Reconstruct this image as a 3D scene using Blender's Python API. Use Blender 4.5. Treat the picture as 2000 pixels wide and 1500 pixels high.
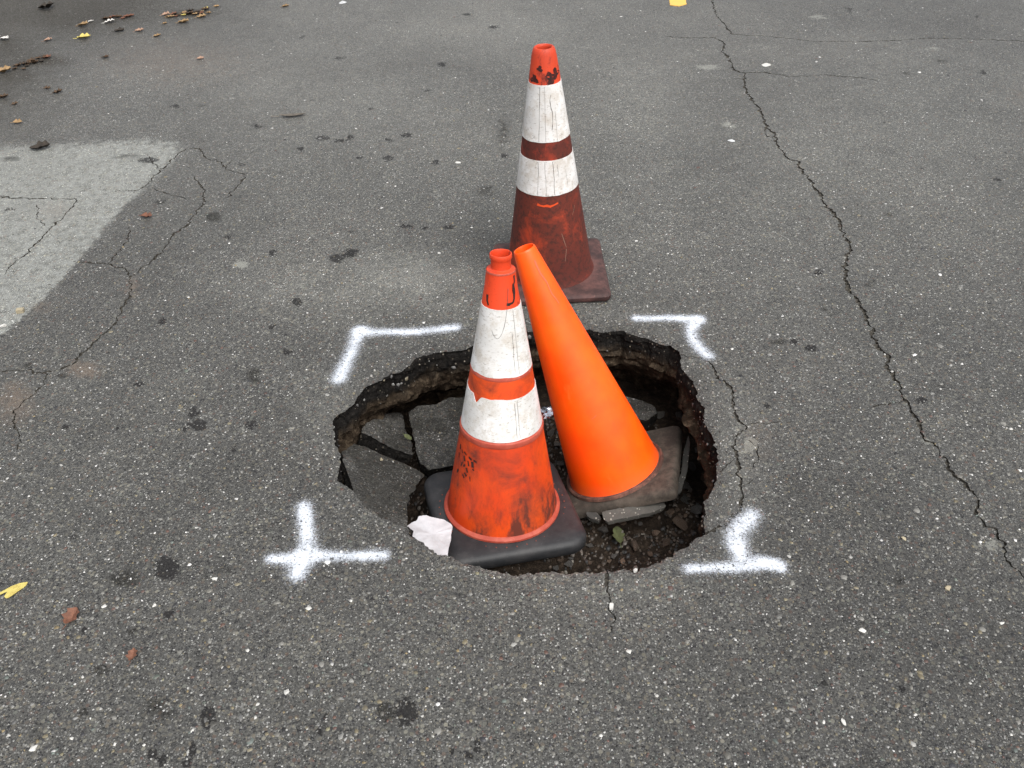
import bpy, bmesh, math, random
import numpy as np
from mathutils import Vector, Matrix
from mathutils.geometry import delaunay_2d_cdt

# ------------------------------------------------------------------ scene, camera, light
for o in list(bpy.data.objects):
    bpy.data.objects.remove(o)
S = bpy.context.scene
COL = S.collection
CAM_H, CAM_PITCH, CAM_ROLL, CAM_F = 1.43305, 0.68107, -0.03937, 1641.9   # metres, radians, focal length in 2000 px widths
cd = bpy.data.cameras.new('camera'); cam = bpy.data.objects.new('camera', cd); COL.objects.link(cam)
c_, s_ = math.cos(CAM_PITCH), math.sin(CAM_PITCH)
FWD = np.array([0, c_, -s_]); UP0 = np.array([0, s_, c_]); R0 = np.array([1., 0, 0])
cr, sr = math.cos(CAM_ROLL), math.sin(CAM_ROLL)
RIGHT = R0*cr + UP0*sr; UP = -R0*sr + UP0*cr
cam.matrix_world = Matrix(((RIGHT[0], UP[0], -FWD[0], 0), (RIGHT[1], UP[1], -FWD[1], 0), (RIGHT[2], UP[2], -FWD[2], CAM_H), (0, 0, 0, 1)))
cd.sensor_width = 36; cd.lens = CAM_F/2000*36; cd.clip_start = .05; cd.clip_end = 500
S.camera = cam
S.render.resolution_x = 1024; S.render.resolution_y = 768

SUN_EL, SUN_AZ = math.radians(58), math.radians(150)      # azimuth from +Y towards +X
w = bpy.data.worlds.new('World'); S.world = w; w.use_nodes = True
nt = w.node_tree; bg = nt.nodes['Background']
sky = nt.nodes.new('ShaderNodeTexSky'); sky.sky_type = 'NISHITA'; sky.sun_disc = False
sky.sun_elevation = SUN_EL; sky.sun_rotation = SUN_AZ; sky.dust_density = 4; sky.air_density = 1.0; sky.ozone_density = 1.0
hs = nt.nodes.new('ShaderNodeHueSaturation'); hs.inputs['Saturation'].default_value = .22
nt.links.new(sky.outputs[0], hs.inputs['Color']); nt.links.new(hs.outputs[0], bg.inputs[0])
bg.inputs[1].default_value = .15
sl = bpy.data.lights.new('sun', 'SUN'); sl.energy = 1.5; sl.angle = math.radians(45); sl.color = (1, .97, .92)
sun = bpy.data.objects.new('sun', sl); COL.objects.link(sun)
sd = Vector((math.sin(SUN_AZ)*math.cos(SUN_EL), math.cos(SUN_AZ)*math.cos(SUN_EL), math.sin(SUN_EL)))
sun.rotation_euler = sd.to_track_quat('Z', 'Y').to_euler(); sun.location = (2, -2, 6)
S.view_settings.view_transform = 'Standard'; S.view_settings.look = 'None'
S.view_settings.exposure = 0.65; S.view_settings.gamma = 1; S.view_settings.use_curve_mapping = False
S.render.engine = 'CYCLES'
S.cycles.max_bounces = 5; S.cycles.diffuse_bounces = 2; S.cycles.glossy_bounces = 2; S.cycles.transparent_max_bounces = 6

rnd = random.Random(7); rng = np.random.default_rng(7)

# ------------------------------------------------------------------ helpers
def ray(px, py):
    return FWD + RIGHT*(px-1000)/CAM_F + UP*(750-py)/CAM_F
def gp(px, py, z=0.):
    """surveyed photo point -> world point at height z"""
    d = ray(px, py); t = (z-CAM_H)/d[2]
    return np.array([0, 0, CAM_H]) + d*t
def gps(pts, z=0.):
    return np.array([gp(a, b, z) for a, b in pts])
def hashn(ix, iy, seed):
    v = np.sin(ix*127.1 + iy*311.7 + seed*74.7)*43758.5453
    return v - np.floor(v)
def vn(x, y, seed=0):
    x = np.asarray(x, float); y = np.asarray(y, float)
    ix, iy = np.floor(x), np.floor(y); fx, fy = x-ix, y-iy
    fx = fx*fx*(3-2*fx); fy = fy*fy*(3-2*fy)
    a = hashn(ix, iy, seed); b = hashn(ix+1, iy, seed); c = hashn(ix, iy+1, seed); d = hashn(ix+1, iy+1, seed)
    return 2*((a*(1-fx)+b*fx)*(1-fy) + (c*(1-fx)+d*fx)*fy) - 1
def fbm(x, y, seed=0, o=3):
    r = 0; a = 1
    for k in range(o):
        r = r + a*vn(np.asarray(x)*2**k, np.asarray(y)*2**k, seed+k*13); a *= .5
    return r
def mesh_from(name, V, F):
    me = bpy.data.meshes.new(name); me.from_pydata([tuple(v) for v in V], [], [tuple(f) for f in F]); me.update(); return me
def link(name, me, mat, parent=None, smooth=False):
    if mat is not None and len(me.materials) == 0: me.materials.append(mat)
    if smooth:
        me.polygons.foreach_set('use_smooth', [True]*len(me.polygons)); me.set_sharp_from_angle(angle=math.radians(38))
    o = bpy.data.objects.new(name, me); COL.objects.link(o)
    if parent is not None: o.parent = parent
    return o
def obj(name, V, F, mat, parent=None, smooth=False):
    return link(name, mesh_from(name, V, F), mat, parent, smooth)
def tag(o, label=None, cat=None, group=None, kind=None):
    if label: o['label'] = label
    if cat: o['category'] = cat
    if group: o['group'] = group
    if kind: o['kind'] = kind
    return o
def empty(name, M=None):
    o = bpy.data.objects.new(name, None); COL.objects.link(o); o.empty_display_size = .05
    if M is not None: o.matrix_world = M
    return o
def resample(P, step, closed=False):
    P = np.asarray(P, float)
    if closed: P = np.vstack([P, P[:1]])
    seg = np.linalg.norm(np.diff(P, axis=0), axis=1); s = np.concatenate([[0], np.cumsum(seg)])
    n = max(2, int(round(s[-1]/step))+1)
    t = np.linspace(0, s[-1], n)
    Q = np.stack([np.interp(t, s, P[:, k]) for k in range(P.shape[1])], 1)
    return (Q[:-1] if closed else Q), t[:len(Q)-1 if closed else len(Q)]
def inpoly(P, poly):
    x, y = P[:, 0], P[:, 1]; r = np.zeros(len(P), bool); n = len(poly)
    for i in range(n):
        x0, y0 = poly[i][:2]; x1, y1 = poly[i-1][:2]
        if y0 == y1: continue
        c = ((y0 > y) != (y1 > y)) & (x < (x1-x0)*(y-y0)/(y1-y0)+x0); r ^= c
    return r
def polydist(P, poly, closed=True):
    d = np.full(len(P), 1e9); n = len(poly)
    for i in range(n if closed else n-1):
        a = np.array(poly[i][:2]); b = np.array(poly[(i+1) % n][:2]); ab = b-a
        t = np.clip(((P-a)@ab)/max(ab@ab, 1e-12), 0, 1)
        d = np.minimum(d, np.linalg.norm(P-(a+t[:, None]*ab), axis=1))
    return d
def road_z(x, y):
    return .004*vn(np.asarray(x)*1.1+5, np.asarray(y)*1.1, 3) + .0012*vn(np.asarray(x)*14, np.asarray(y)*14, 4)
def color_attr(me, name, arr):
    a = me.color_attributes.new(name, 'FLOAT_COLOR', 'POINT')
    full = np.ones((len(me.vertices), 4), np.float32); full[:, :arr.shape[1]] = arr
    a.data.foreach_set('color', full.ravel())

# ------------------------------------------------------------------ material node helpers
class NT:
    def __init__(self, name):
        self.m = bpy.data.materials.new(name); self.m.use_nodes = True
        self.t = self.m.node_tree; self.b = self.t.nodes['Principled BSDF']; self.out = self.t.nodes['Material Output']
        self.tc = self.t.nodes.new('ShaderNodeTexCoord').outputs['Object']
    def n(self, typ, **kw):
        nd = self.t.nodes.new(typ)
        for k, v in kw.items(): setattr(nd, k, v)
        return nd
    def set(self, sock, v):
        if hasattr(v, 'is_linked'): self.t.links.new(v, sock)
        elif isinstance(v, (tuple, list)) and len(v) == 3 and sock.type == 'RGBA': sock.default_value = (*v, 1)
        else: sock.default_value = v
    def noise(self, scale, detail=3, rough=.55, vec=None, dist=0.):
        nd = self.n('ShaderNodeTexNoise'); self.set(nd.inputs['Vector'], vec or self.tc)
        nd.inputs['Scale'].default_value = scale; nd.inputs['Detail'].default_value = detail
        nd.inputs['Roughness'].default_value = rough; nd.inputs['Distortion'].default_value = dist
        return nd.outputs['Fac']
    def vor(self, scale, feature='F1', vec=None, rand=1.):
        nd = self.n('ShaderNodeTexVoronoi', feature=feature); self.set(nd.inputs['Vector'], vec or self.tc)
        nd.inputs['Scale'].default_value = scale; nd.inputs['Randomness'].default_value = rand
        return nd
    def math(self, op, a, b=0., c=0.):
        nd = self.n('ShaderNodeMath', operation=op); self.set(nd.inputs[0], a); self.set(nd.inputs[1], b); self.set(nd.inputs[2], c)
        return nd.outputs[0]
    def step(self, v, lo, hi, a=0., b=1.):
        nd = self.n('ShaderNodeMapRange', interpolation_type='SMOOTHSTEP'); self.set(nd.inputs[0], v)
        for i, k in enumerate((lo, hi, a, b)): self.set(nd.inputs[i+1], k)
        return nd.outputs[0]
    def mix(self, f, a, b, mode='MIX'):
        nd = self.n('ShaderNodeMix', data_type='RGBA', blend_type=mode)
        self.set(nd.inputs[0], f); self.set(nd.inputs[6], a); self.set(nd.inputs[7], b)
        return nd.outputs[2]
    def ramp(self, v, stops, interp='LINEAR'):
        nd = self.n('ShaderNodeValToRGB'); self.set(nd.inputs[0], v); cr = nd.color_ramp; cr.interpolation = interp
        while len(cr.elements) < len(stops): cr.elements.new(.5)
        for e, (p, c) in zip(cr.elements, stops):
            e.position = p; e.color = (*c, 1) if len(c) == 3 else c
        return nd.outputs[0]
    def sep(self, col):
        nd = self.n('ShaderNodeSeparateColor'); self.set(nd.inputs[0], col); return nd.outputs
    def xyz(self, v=None):
        nd = self.n('ShaderNodeSeparateXYZ'); self.set(nd.inputs[0], v or self.tc); return nd.outputs
    def attr(self, name):
        return self.n('ShaderNodeAttribute', attribute_name=name).outputs['Color']
    def mapping(self, scale=(1, 1, 1), loc=(0, 0, 0), rot=(0, 0, 0)):
        nd = self.n('ShaderNodeMapping'); self.set(nd.inputs[0], self.tc)
        nd.inputs['Scale'].default_value = scale; nd.inputs['Location'].default_value = loc; nd.inputs['Rotation'].default_value = rot
        return nd.outputs[0]
    def bump(self, h, strength=.5, dist=.002, prev=None):
        nd = self.n('ShaderNodeBump'); self.set(nd.inputs['Height'], h)
        nd.inputs['Strength'].default_value = strength; nd.inputs['Distance'].default_value = dist
        if prev: self.set(nd.inputs['Normal'], prev)
        return nd.outputs[0]
    def fin(self, col, rough=.8, spec=.35, normal=None, **kw):
        self.set(self.b.inputs['Base Color'], col); self.set(self.b.inputs['Roughness'], rough)
        self.set(self.b.inputs['Specular IOR Level'], spec)
        if normal: self.set(self.b.inputs['Normal'], normal)
        for k, v in kw.items(): self.set(self.b.inputs[k], v)
        return self.m

def asphalt_material():
    k = NT('worn_asphalt')
    def vor2(sc): 
        nd = k.vor(sc); nd.voronoi_dimensions = '2D'; return nd
    def noise2(sc, det, ro):
        o = k.noise(sc, det, ro); o.node.noise_dimensions = '2D'; return o
    v1 = vor2(215); v2 = vor2(400); v3 = vor2(98)
    r1 = k.sep(v1.outputs['Color']); r2 = k.sep(v2.outputs['Color']); r3 = k.sep(v3.outputs['Color'])
    binder = k.ramp(r2[2], [(0, (.036, .035, .033)), (1, (.112, .110, .105))])
    stone = k.ramp(r1[0], [(0, (.008, .008, .008)), (.12, (.02, .02, .021)), (.3, (.07, .069, .066)), (.6, (.118, .115, .108)), (.78, (.165, .15, .125)), (.88, (.19, .19, .188)), (.955, (.29, .285, .27)), (1, (.56, .55, .54))])
    stonemask = k.step(v1.outputs['Distance'], .55, .34)
    c = k.mix(k.math('MULTIPLY', stonemask, k.step(r1[1], .2, .35)), binder, stone)
    sm = k.ramp(r2[0], [(0, (.02, .02, .02)), (.5, (.085, .084, .081)), (.85, (.15, .148, .142)), (.95, (.22, .22, .21)), (1, (.36, .36, .35))])
    c = k.mix(k.math('MULTIPLY', k.step(v2.outputs['Distance'], .55, .3), k.step(r2[1], .55, .6)), c, sm)
    tan = k.ramp(r3[1], [(0, (.03, .03, .032)), (.3, (.1, .098, .094)), (.5, (.15, .14, .115)), (.75, (.10, .07, .06)), (.87, (.14, .145, .13)), (1, (.24, .225, .19))])
    c = k.mix(k.math('MULTIPLY', k.step(v3.outputs['Distance'], .45, .3), k.step(r3[0], .68, .72)), c, tan)
    mc = k.sep(k.attr('mask_c'))
    c = k.mix(1, c, k.ramp(mc[1], [(0, (.72, .715, .71)), (.5, (.98, .98, .98)), (1, (1.28, 1.275, 1.26))]), 'MULTIPLY')
    a = k.sep(k.attr('mask_a')); b = k.sep(k.attr('mask_b'))
    jag = k.math('SUBTRACT', noise2(120, 2, .65), .5); jag2 = k.math('SUBTRACT', noise2(30, 3, .7), .5)
    # diffuse pale dust, plus broad patches painting in the far road's brighter light
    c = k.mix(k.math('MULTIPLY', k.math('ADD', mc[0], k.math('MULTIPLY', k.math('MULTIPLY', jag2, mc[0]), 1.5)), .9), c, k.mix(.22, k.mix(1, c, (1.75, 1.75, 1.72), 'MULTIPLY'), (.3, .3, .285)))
    # repaired light patch
    pf = k.step(k.math('ADD', a[1], k.math('MULTIPLY', k.math('ADD', jag, jag2), .7)), .25, .78)
    light = k.mix(k.step(jag2, -.3, .3, .1, .75), k.mix(1, c, (2.25, 2.3, 2.28), 'MULTIPLY'), (.355, .365, .358))
    c = k.mix(k.math('MULTIPLY', pf, .92), c, light)
    # pale scuffs
    lf = k.step(k.math('ADD', a[2], k.math('MULTIPLY', k.math('ADD', jag, jag2), 1.3)), .42, .75)
    c = k.mix(k.math('MULTIPLY', lf, .55), c, (.34, .34, .31))
    # rusty dust, darker brown towards the upper left
    df = k.math('MULTIPLY', k.step(k.math('ADD', b[1], k.math('MULTIPLY', jag2, .8)), .25, .95), .6)
    c = k.mix(df, c, (.17, .125, .095))
    gf = k.math('MULTIPLY', k.step(k.math('ADD', b[2], k.math('MULTIPLY', jag2, .4)), .05, .85), .9)
    c = k.mix(gf, c, k.mix(.35, (.03, .024, .017), c))
    # drips and oil, faint and strong; broad faint blotches paint the near road's dimming
    ff = k.step(k.math('ADD', b[0], k.math('MULTIPLY', jag2, .8)), .25, .8)
    c = k.mix(k.math('MULTIPLY', ff, .85), c, k.mix(.3, (.016, .015, .013), c))
    sf = k.step(k.math('ADD', a[0], k.math('ADD', k.math('MULTIPLY', jag, .9), k.math('MULTIPLY', jag2, .5))), .42, .62)
    keep = k.math('SUBTRACT', 1., k.math('MULTIPLY', k.step(r1[0], .86, .95), stonemask))
    c = k.mix(k.math('MULTIPLY', k.math('MULTIPLY', sf, keep), .85), c, (.022, .021, .022))
    h = k.math('ADD', k.math('MULTIPLY', v1.outputs['Distance'], -1.), k.math('MULTIPLY', r2[0], .4))
    n = k.bump(h, .6, .0013)
    c = k.mix(1, c, (.675, .68, .663), 'MULTIPLY')
    dirt = k.math('MAXIMUM', k.math('MAXIMUM', gf, k.math('MULTIPLY', ff, .8)), k.math('MAXIMUM', sf, pf))  # also takes in the darker corner and the painted near-road dimming
    return k.fin(c, k.step(r1[2], 0., 1., .42, .75), k.step(dirt, 0., 1., .35, .12), n, **{'Diffuse Roughness': 1., 'Sheen Weight': k.step(dirt, 0., 1., .075, .01), 'Sheen Roughness': .45, 'Sheen Tint': (1., .985, .95)})

def broken_asphalt():
    k = NT('broken_asphalt_edge')
    v = k.vor(150); r = k.sep(v.outputs['Color'])
    z = k.xyz()[2]
    tar = k.ramp(k.noise(90, 4, .7), [(.3, (.004, .004, .004)), (.7, (.018, .0165, .015))])
    st = k.ramp(r[0], [(0, (.008, .008, .008)), (.75, (.022, .02, .018)), (.92, (.08, .07, .055)), (1, (.3, .27, .22))])
    asp = k.mix(k.math('MULTIPLY', k.step(v.outputs['Distance'], .5, .35), k.step(r[1], .55, .62)), tar, st)
    earth = k.ramp(k.noise(38, 5, .7), [(.30, (.012, .009, .006)), (.5, (.03, .022, .015)), (.72, (.115, .09, .062))])
    zz = k.math('ADD', z, k.math('MULTIPLY', k.math('SUBTRACT', k.noise(14, 4, .6), .5), .09))
    c = k.mix(k.step(zz, -.045, -.085), asp, earth)
    n = k.bump(k.noise(120, 4, .7), .9, .006)
    return k.fin(c, .95, .06, n)

def soil_material():
    k = NT('dark_soil')
    c = k.ramp(k.noise(55, 6, .72), [(.3, (.008, .006, .005)), (.52, (.028, .02, .014)), (.75, (.085, .062, .045))])
    n = k.bump(k.noise(95, 6, .7), 1., .009)
    return k.fin(c, .95, .2, n)

def rubble_material(name, dark, lightc, sc=60):
    k = NT(name)
    oi = k.n('ShaderNodeObjectInfo').outputs['Random']
    c = k.mix(k.noise(sc, 5, .7), dark, lightc)
    c = k.mix(1, c, k.ramp(oi, [(0, (.6, .6, .6)), (1, (1.35, 1.3, 1.25))]), 'MULTIPLY')
    v = k.vor(170); r = k.sep(v.outputs['Color'])
    c = k.mix(k.math('MULTIPLY', k.step(v.outputs['Distance'], .45, .3), k.step(r[0], .85, .9)), c, (.34, .32, .28))
    n = k.bump(k.noise(150, 5, .7), .7, .004)
    return k.fin(c, .93, .25, n)

M_ASP = asphalt_material(); M_BRK = broken_asphalt(); M_SOIL = soil_material()
M_RUB = rubble_material('asphalt_rubble', (.03, .03, .03), (.11, .105, .1))
M_RUBB = rubble_material('brown_rubble', (.05, .034, .026), (.16, .115, .085))
M_RUBG = rubble_material('grey_rubble', (.045, .045, .043), (.115, .112, .103))

def stone_attr_material():
    k = NT('aggregate_stone')
    c = k.attr('tint')
    return k.fin(c, .5, .5)
M_AGG = stone_attr_material()

# ------------------------------------------------------------------ road with pothole and cracks
HOLE_PX = [(655,815),(669,804),(683,792),(699,774),(720,753),(743,742),(761,730),(782,724),(802,710),(812,699),(830,691),(853,685),(883,684),(908,682),(927,672),(960,658),(1000,648),(1031,644),(1080,639),(1144,641),(1180,647),(1216,644),(1240,652),(1269,659),(1295,670),(1312,674),(1329,686),(1329,705),(1336,724),(1353,743),(1360,770),(1370,784),(1377,796),(1377,822),(1389,839),(1394,868),(1403,887),(1401,916),(1400,946),(1386,967),(1373,982),(1375,1011),(1378,1039),(1357,1052),(1334,1068),(1316,1084),(1287,1095),(1264,1107),(1243,1116),(1206,1112),(1170,1117),(1118,1117),(1079,1116),(1040,1119),(999,1119),(962,1114),(926,1101),(900,1094),(879,1088),(861,1080),(838,1067),(806,1049),(793,1030),(765,1018),(749,1010),(726,999),(713,989),(697,971),(684,956),(666,945),(657,932),(665,908),(663,880),(657,869),(653,846),(653,829)]
hole0 = gps(HOLE_PX)[:, :2]
HOLE, hs_ = resample(hole0, .0042, True)
hn = np.roll(HOLE, -1, 0) - np.roll(HOLE, 1, 0); hn /= np.linalg.norm(hn, axis=1)[:, None]
HOLE_N = np.stack([-hn[:, 1], hn[:, 0]], 1)                      # sign fixed below so that it points outward
ctr = HOLE.mean(0)
if ((HOLE-ctr)*HOLE_N).sum() < 0: HOLE_N = -HOLE_N
jit = .0032*fbm(hs_*90, hs_*0, 21, 3) + .004*vn(hs_*28, hs_*0, 22)
HOLE = HOLE + HOLE_N*jit[:, None]

CRACKS = [  # (width in metres, points in the photograph)
 (.0065, [(1391,-30),(1391,0),(1393,14),(1401,33),(1412,45),(1429,65),(1457,68),(1496,70),(1538,75)]),
 (.0058, [(1538,75),(1597,81),(1685,81),(1755,79),(1807,74),(1895,75),(1982,79),(2060,84)]),
 (.005, [(1300,70),(1342,73),(1396,72)]),
 (.0085, [(1396,72),(1415,84),(1410,100),(1426,115),(1431,136),(1454,142),(1454,157),(1454,171),(1468,196),(1482,210),(1491,231),(1498,250),(1513,262),(1520,287),(1541,310),(1559,317),(1566,336),(1587,360),(1604,387),(1622,413),(1639,437),(1650,465),(1660,486),(1650,522),(1650,546),(1667,581),(1681,595),(1688,616),(1704,641),(1702,658),(1720,683),(1734,704),(1732,721),(1751,746),(1762,770),(1772,788),(1793,819),(1800,840)]),
 (.0055, [(1800,840),(1804,858),(1825,872),(1849,896),(1856,917),(1877,938),(1891,956),(1909,970),(1909,990),(1912,1011),(1937,1032),(1958,1057),(1972,1099),(1996,1127),(2040,1175)]),
 (.0065, [(1454,142),(1492,141),(1524,145),(1541,150)]), (.0048, [(1541,150),(1562,149),(1615,147),(1671,152),(1713,157)]),
 (.004, [(1498,250),(1491,262),(1508,270),(1513,262)]), (.004, [(1428,152),(1454,154)]),
 (.0025, [(1766,782),(1730,788),(1699,797)]),
 (.003, [(1330,690),(1356,699),(1384,706)]),
 (.0066, [(1384,706),(1394,721),(1408,742),(1431,763),(1429,788),(1440,802),(1442,816),(1454,833),(1443,851),(1431,872),(1435,896),(1443,921),(1445,952),(1450,970),(1443,998),(1429,1017),(1394,1036),(1374,1042)]),
 (.0025, [(1435,896),(1419,907),(1402,924)]), (.0018, [(1454,833),(1475,826),(1552,825)]),
 (.0018, [(1440,802),(1452,800)]), (.002, [(1443,951),(1458,944),(1472,935)]), (.0022, [(1462,860),(1482,872),(1480,900),(1470,915)]),
 (.0055, [(1185,1112),(1188,1151),(1192,1175)]), (.0035, [(1192,1175),(1194,1207),(1195,1235)]),
 (.006, [(364,290),(388,290),(402,310),(430,317),(443,332),(479,343),(469,360),(455,374),(444,388)]),
 (.004, [(443,328),(448,318),(455,313)]),
 (.006, [(364,290),(336,311),(315,332),(290,357),(270,371),(224,374)]),
 (.006, [(380,346),(399,371),(395,388),(402,395),(378,423),(367,441),(343,458),(329,472),(315,497),(287,518),(262,539)]),
 (.0035, [(297,366),(332,380),(364,390)]),
 (.0055, [(143,511),(192,514),(210,517),(241,525),(254,539),(255,581),(245,595),(229,620),(227,630),(203,655),(175,676),(157,693),(150,707),(129,720),(98,727),(73,728),(35,723),(0,727),(-40,730)]),
 (.004, [(238,489),(222,503),(210,517)]),
 (.005, [(90,728),(84,749),(63,774),(28,802),(24,826),(35,840),(38,854)]), (.003, [(38,854),(33,880)]),
 (.0055, [(-40,384),(0,385),(70,387),(150,388)]), (.0045, [(150,388),(136,409),(108,437),(84,462),(60,486),(45,500),(31,511),(10,536)]),
 (.0035, [(72,399),(73,427),(87,441)]), (.0032, [(252,444),(252,472),(224,497)]), (.0025, [(288,300),(300,318),(315,330)]),
]
crack_quads = []; crack_lines = []
for ci, (wd, pts) in enumerate(CRACKS):
    wd *= 1.05; P = gps(pts)[:, :2]; Q, t = resample(P, .0045)
    d = np.gradient(Q, axis=0); d /= np.linalg.norm(d, axis=1)[:, None]+1e-12; n = np.stack([-d[:, 1], d[:, 0]], 1)
    win = np.clip(np.minimum(t, t[-1]-t)/.02, 0, 1)
    Q = Q + n*(.0062*fbm(t*52, t*0+ci, 31, 4)*min(1, wd/.003)*win)[:, None]
    hw = wd*.5*(.9+.6*vn(t*38, t*0+ci, 41)+.75*vn(t*120, t*0+ci, 42))
    hw = np.clip(hw, .0011, None)*np.clip(.55+.45*win, .55, 1)
    ja = rng.uniform(-1, 1, len(t))*np.minimum(.0016, hw*.75); jb = rng.uniform(-1, 1, len(t))*np.minimum(.0016, hw*.75)
    hw = np.maximum(hw, wd*.28)
    crack_quads.append((Q-n*(hw+ja)[:, None], Q+n*(hw+jb)[:, None])); crack_lines.append(Q)

pts = []; edges = []; faces = []
def addpts(A):
    i0 = len(pts); pts.extend(Vector((float(a), float(b))) for a, b in A); return i0
# outer sheet, coarse points
BIG = 45.
addpts([(-BIG, -BIG), (BIG, -BIG), (BIG, BIG), (-BIG, BIG)])
for q in np.linspace(-8, 12, 14): addpts([(-9-.3*rnd.random(), q), (9+.3*rnd.random(), q+.1)])
for q in np.linspace(-6, 6, 10): addpts([(q, -6), (q+.2, 14)])
# view zone, point spacing grows with distance
Y = .55; zone = []
while Y < 7.2:
    st = .0088*Y + .0012; hw = .62+.56*Y
    xs = np.arange(-hw, hw, st); xs = xs + rng.uniform(-.35, .35, len(xs))*st
    zone.append(np.stack([xs, Y+rng.uniform(-.3, .3, len(xs))*st], 1)); Y += st
zone = np.vstack(zone)
zone = zone[~inpoly(zone, HOLE)]
dh = np.full(len(zone), 9.); near = (np.abs(zone[:, 0]-ctr[0]) < .7) & (np.abs(zone[:, 1]-ctr[1]) < .7)
dh[near] = polydist(zone[near], HOLE[::2]); zone = zone[dh > .004]
addpts(zone)
i0 = addpts(HOLE); nh = len(HOLE)
sa = (HOLE[:, 0]*np.roll(HOLE[:, 1], -1)-np.roll(HOLE[:, 0], -1)*HOLE[:, 1]).sum()
faces.append([i0+i for i in (range(nh) if sa > 0 else range(nh-1, -1, -1))])
for A, B in crack_quads:
    ia = addpts(A); ib = addpts(B); m = len(A)
    for i in range(m-1):
        for tri in ((ia+i, ia+i+1, ib+i+1), (ia+i, ib+i+1, ib+i)):
            p0, p1, p2 = (pts[q] for q in tri); ar = (p1-p0).cross(p2-p0)
            if abs(ar) > 1e-9: faces.append(list(tri if ar > 0 else tri[::-1]))
ov, oe, of, _, _, orf = delaunay_2d_cdt(pts, edges, faces, 0, 1e-6)
RV = np.array([(v[0], v[1]) for v in ov])
road_f = [f for f, g in zip(of, orf) if not g]
crack_f = [f for f, g in zip(of, orf) if g and 0 not in g]
hole_f = [f for f, g in zip(of, orf) if 0 in g]
RZ = road_z(RV[:, 0], RV[:, 1])
fade = np.clip((30-np.abs(RV).max(1))/20, 0, 1); RZ = RZ*fade
nearh = (np.abs(RV[:, 0]-ctr[0]) < .7) & (np.abs(RV[:, 1]-ctr[1]) < .7)
DH = np.full(len(RV), 9.); DH[nearh] = polydist(RV[nearh], HOLE[::2])
RZ = RZ - .005*np.clip(1-DH/.012, 0, 1)**1.5
nearl = (DH < .1) & (RV[:, 0] < -.2) & (RV[:, 1] < 1.55)
def rz_at(x, y): return road_z(x, y)

# masks on the road: stains, patch, scuffs, dust, dark corner, painted brightening and dimming
def ell(px, py, rx, ry):
    c = gp(px, py)[:2]; vx = gp(px+rx, py)[:2]-c; vy = gp(px, py-ry)[:2]-c
    return c, np.linalg.inv(np.stack([vx, vy], 1))
def field(lst, P, soft=False):
    out = np.zeros(len(P))
    for e in lst:
        px, py, rx, ry = e[:4]; st = e[4] if len(e) > 4 else 1.
        c, Mi = ell(px, py, rx, ry)
        d = np.linalg.norm((P-c)@Mi.T, axis=1)
        out = np.maximum(out, st*(np.clip(1.5-d, 0, 1) if not soft else np.exp(-d*d*.8)))
    return out
STAIN = [(93,18,14,4),(345,206,7,4),(363,197,7,3),(330,214,6,3),(308,230,4,3),(503,247,7,4),(556,212,6,3),(601,167,7,3),(532,66,8,3),(585,72,7,4),(664,112,10,4),(290,312,20,6),(300,328,8,3),(630,270,14,5),(660,275,9,5),(685,268,8,6),(587,292,6,4),(562,306,6,3),(475,320,6,4),(443,465,10,4),(20,408,8,4),
 (912,28,6,4),(964,53,5,3),(1092,44,4,3),(790,97,7,5),(862,126,10,5),(849,149,7,3),(868,89,7,3),(916,87,6,3),(831,179,6,3),(798,196,5,3),(875,183,5,3),(729,213,6,3),(712,170,6,4),(794,264,10,5),(759,272,8,5),(984,303,9,5),(762,309,10,6),(851,317,9,5),(749,294,8,4),(738,357,6,4),(875,444,9,5),(685,452,8,4),(794,444,12,6),(831,448,9,5),(744,431,8,6),(687,494,14,7),(698,311,4,4),
 (530,496,8,6),(658,506,16,9),(579,592,12,9),(560,688,9,7),(315,629,10,7),(532,639,6,5),(378,807,12,12),(388,832,16,12),(360,835,8,6),(490,830,12,8),(130,835,9,6),(170,856,8,3),(233,835,6,6),(270,751,10,4),(458,879,8,6),(418,583,4,4),
 (325,1110,26,22),(143,1048,6,4),(396,1018,8,5),(329,1199,10,9),(163,1230,8,6),(406,1403,16,24),(296,1473,11,11),(318,1484,10,14),(376,1463,9,16),(366,1491,10,8),(637,1398,6,6),(623,1428,7,7),
 (793,1391,22,28),(884,1468,9,6),(933,1462,8,14),(914,1478,9,6),(950,1476,6,5),(996,1244,6,4),(1125,1375,6,6),
 (1550,667,14,5),(1583,680,14,7),(1599,531,11,6),(1799,783,12,7),(1499,793,7,6),(1919,142,7,4),(1947,352,7,4),(1407,367,4,4),(1429,379,7,5),(1657,19,9,5),(1907,28,5,6),(1608,1335,9,7),(1762,1347,7,9)]
SOFT = [(390,206,14,4),(250,305,30,5),(20,310,18,5),(418,425,18,11),(315,395,14,5),(949,374,22,16,.7),(983,255,16,45,.7),(497,735,16,18,.9),(122,734,14,6),(58,714,12,6),(364,786,18,12,.6),(245,1130,36,20,.9),(259,1232,16,12,.8),(305,1382,38,28,.8),(196,1309,24,14,.8),(161,1389,10,10),(445,1113,18,13,.7),(753,1392,20,24),(1520,668,16,7),(1702,555,18,11,.7),(1611,601,16,11,.7),(1625,613,12,5,.8),(1839,756,26,16,.6),(1737,420,10,5),(1772,143,14,5,.8),(1839,119,16,9,.7),(1758,1134,20,12,.7),(1850,640,70,60,.35),(1500,1180,80,40,.3),(620,1330,90,70,.35),(1250,1450,90,40,.3),(80,1420,90,60,.35),(900,420,50,60,.35),(870,520,40,16,.5),(1700,1480,60,20,.5),(686,496,14,6)]
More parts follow.
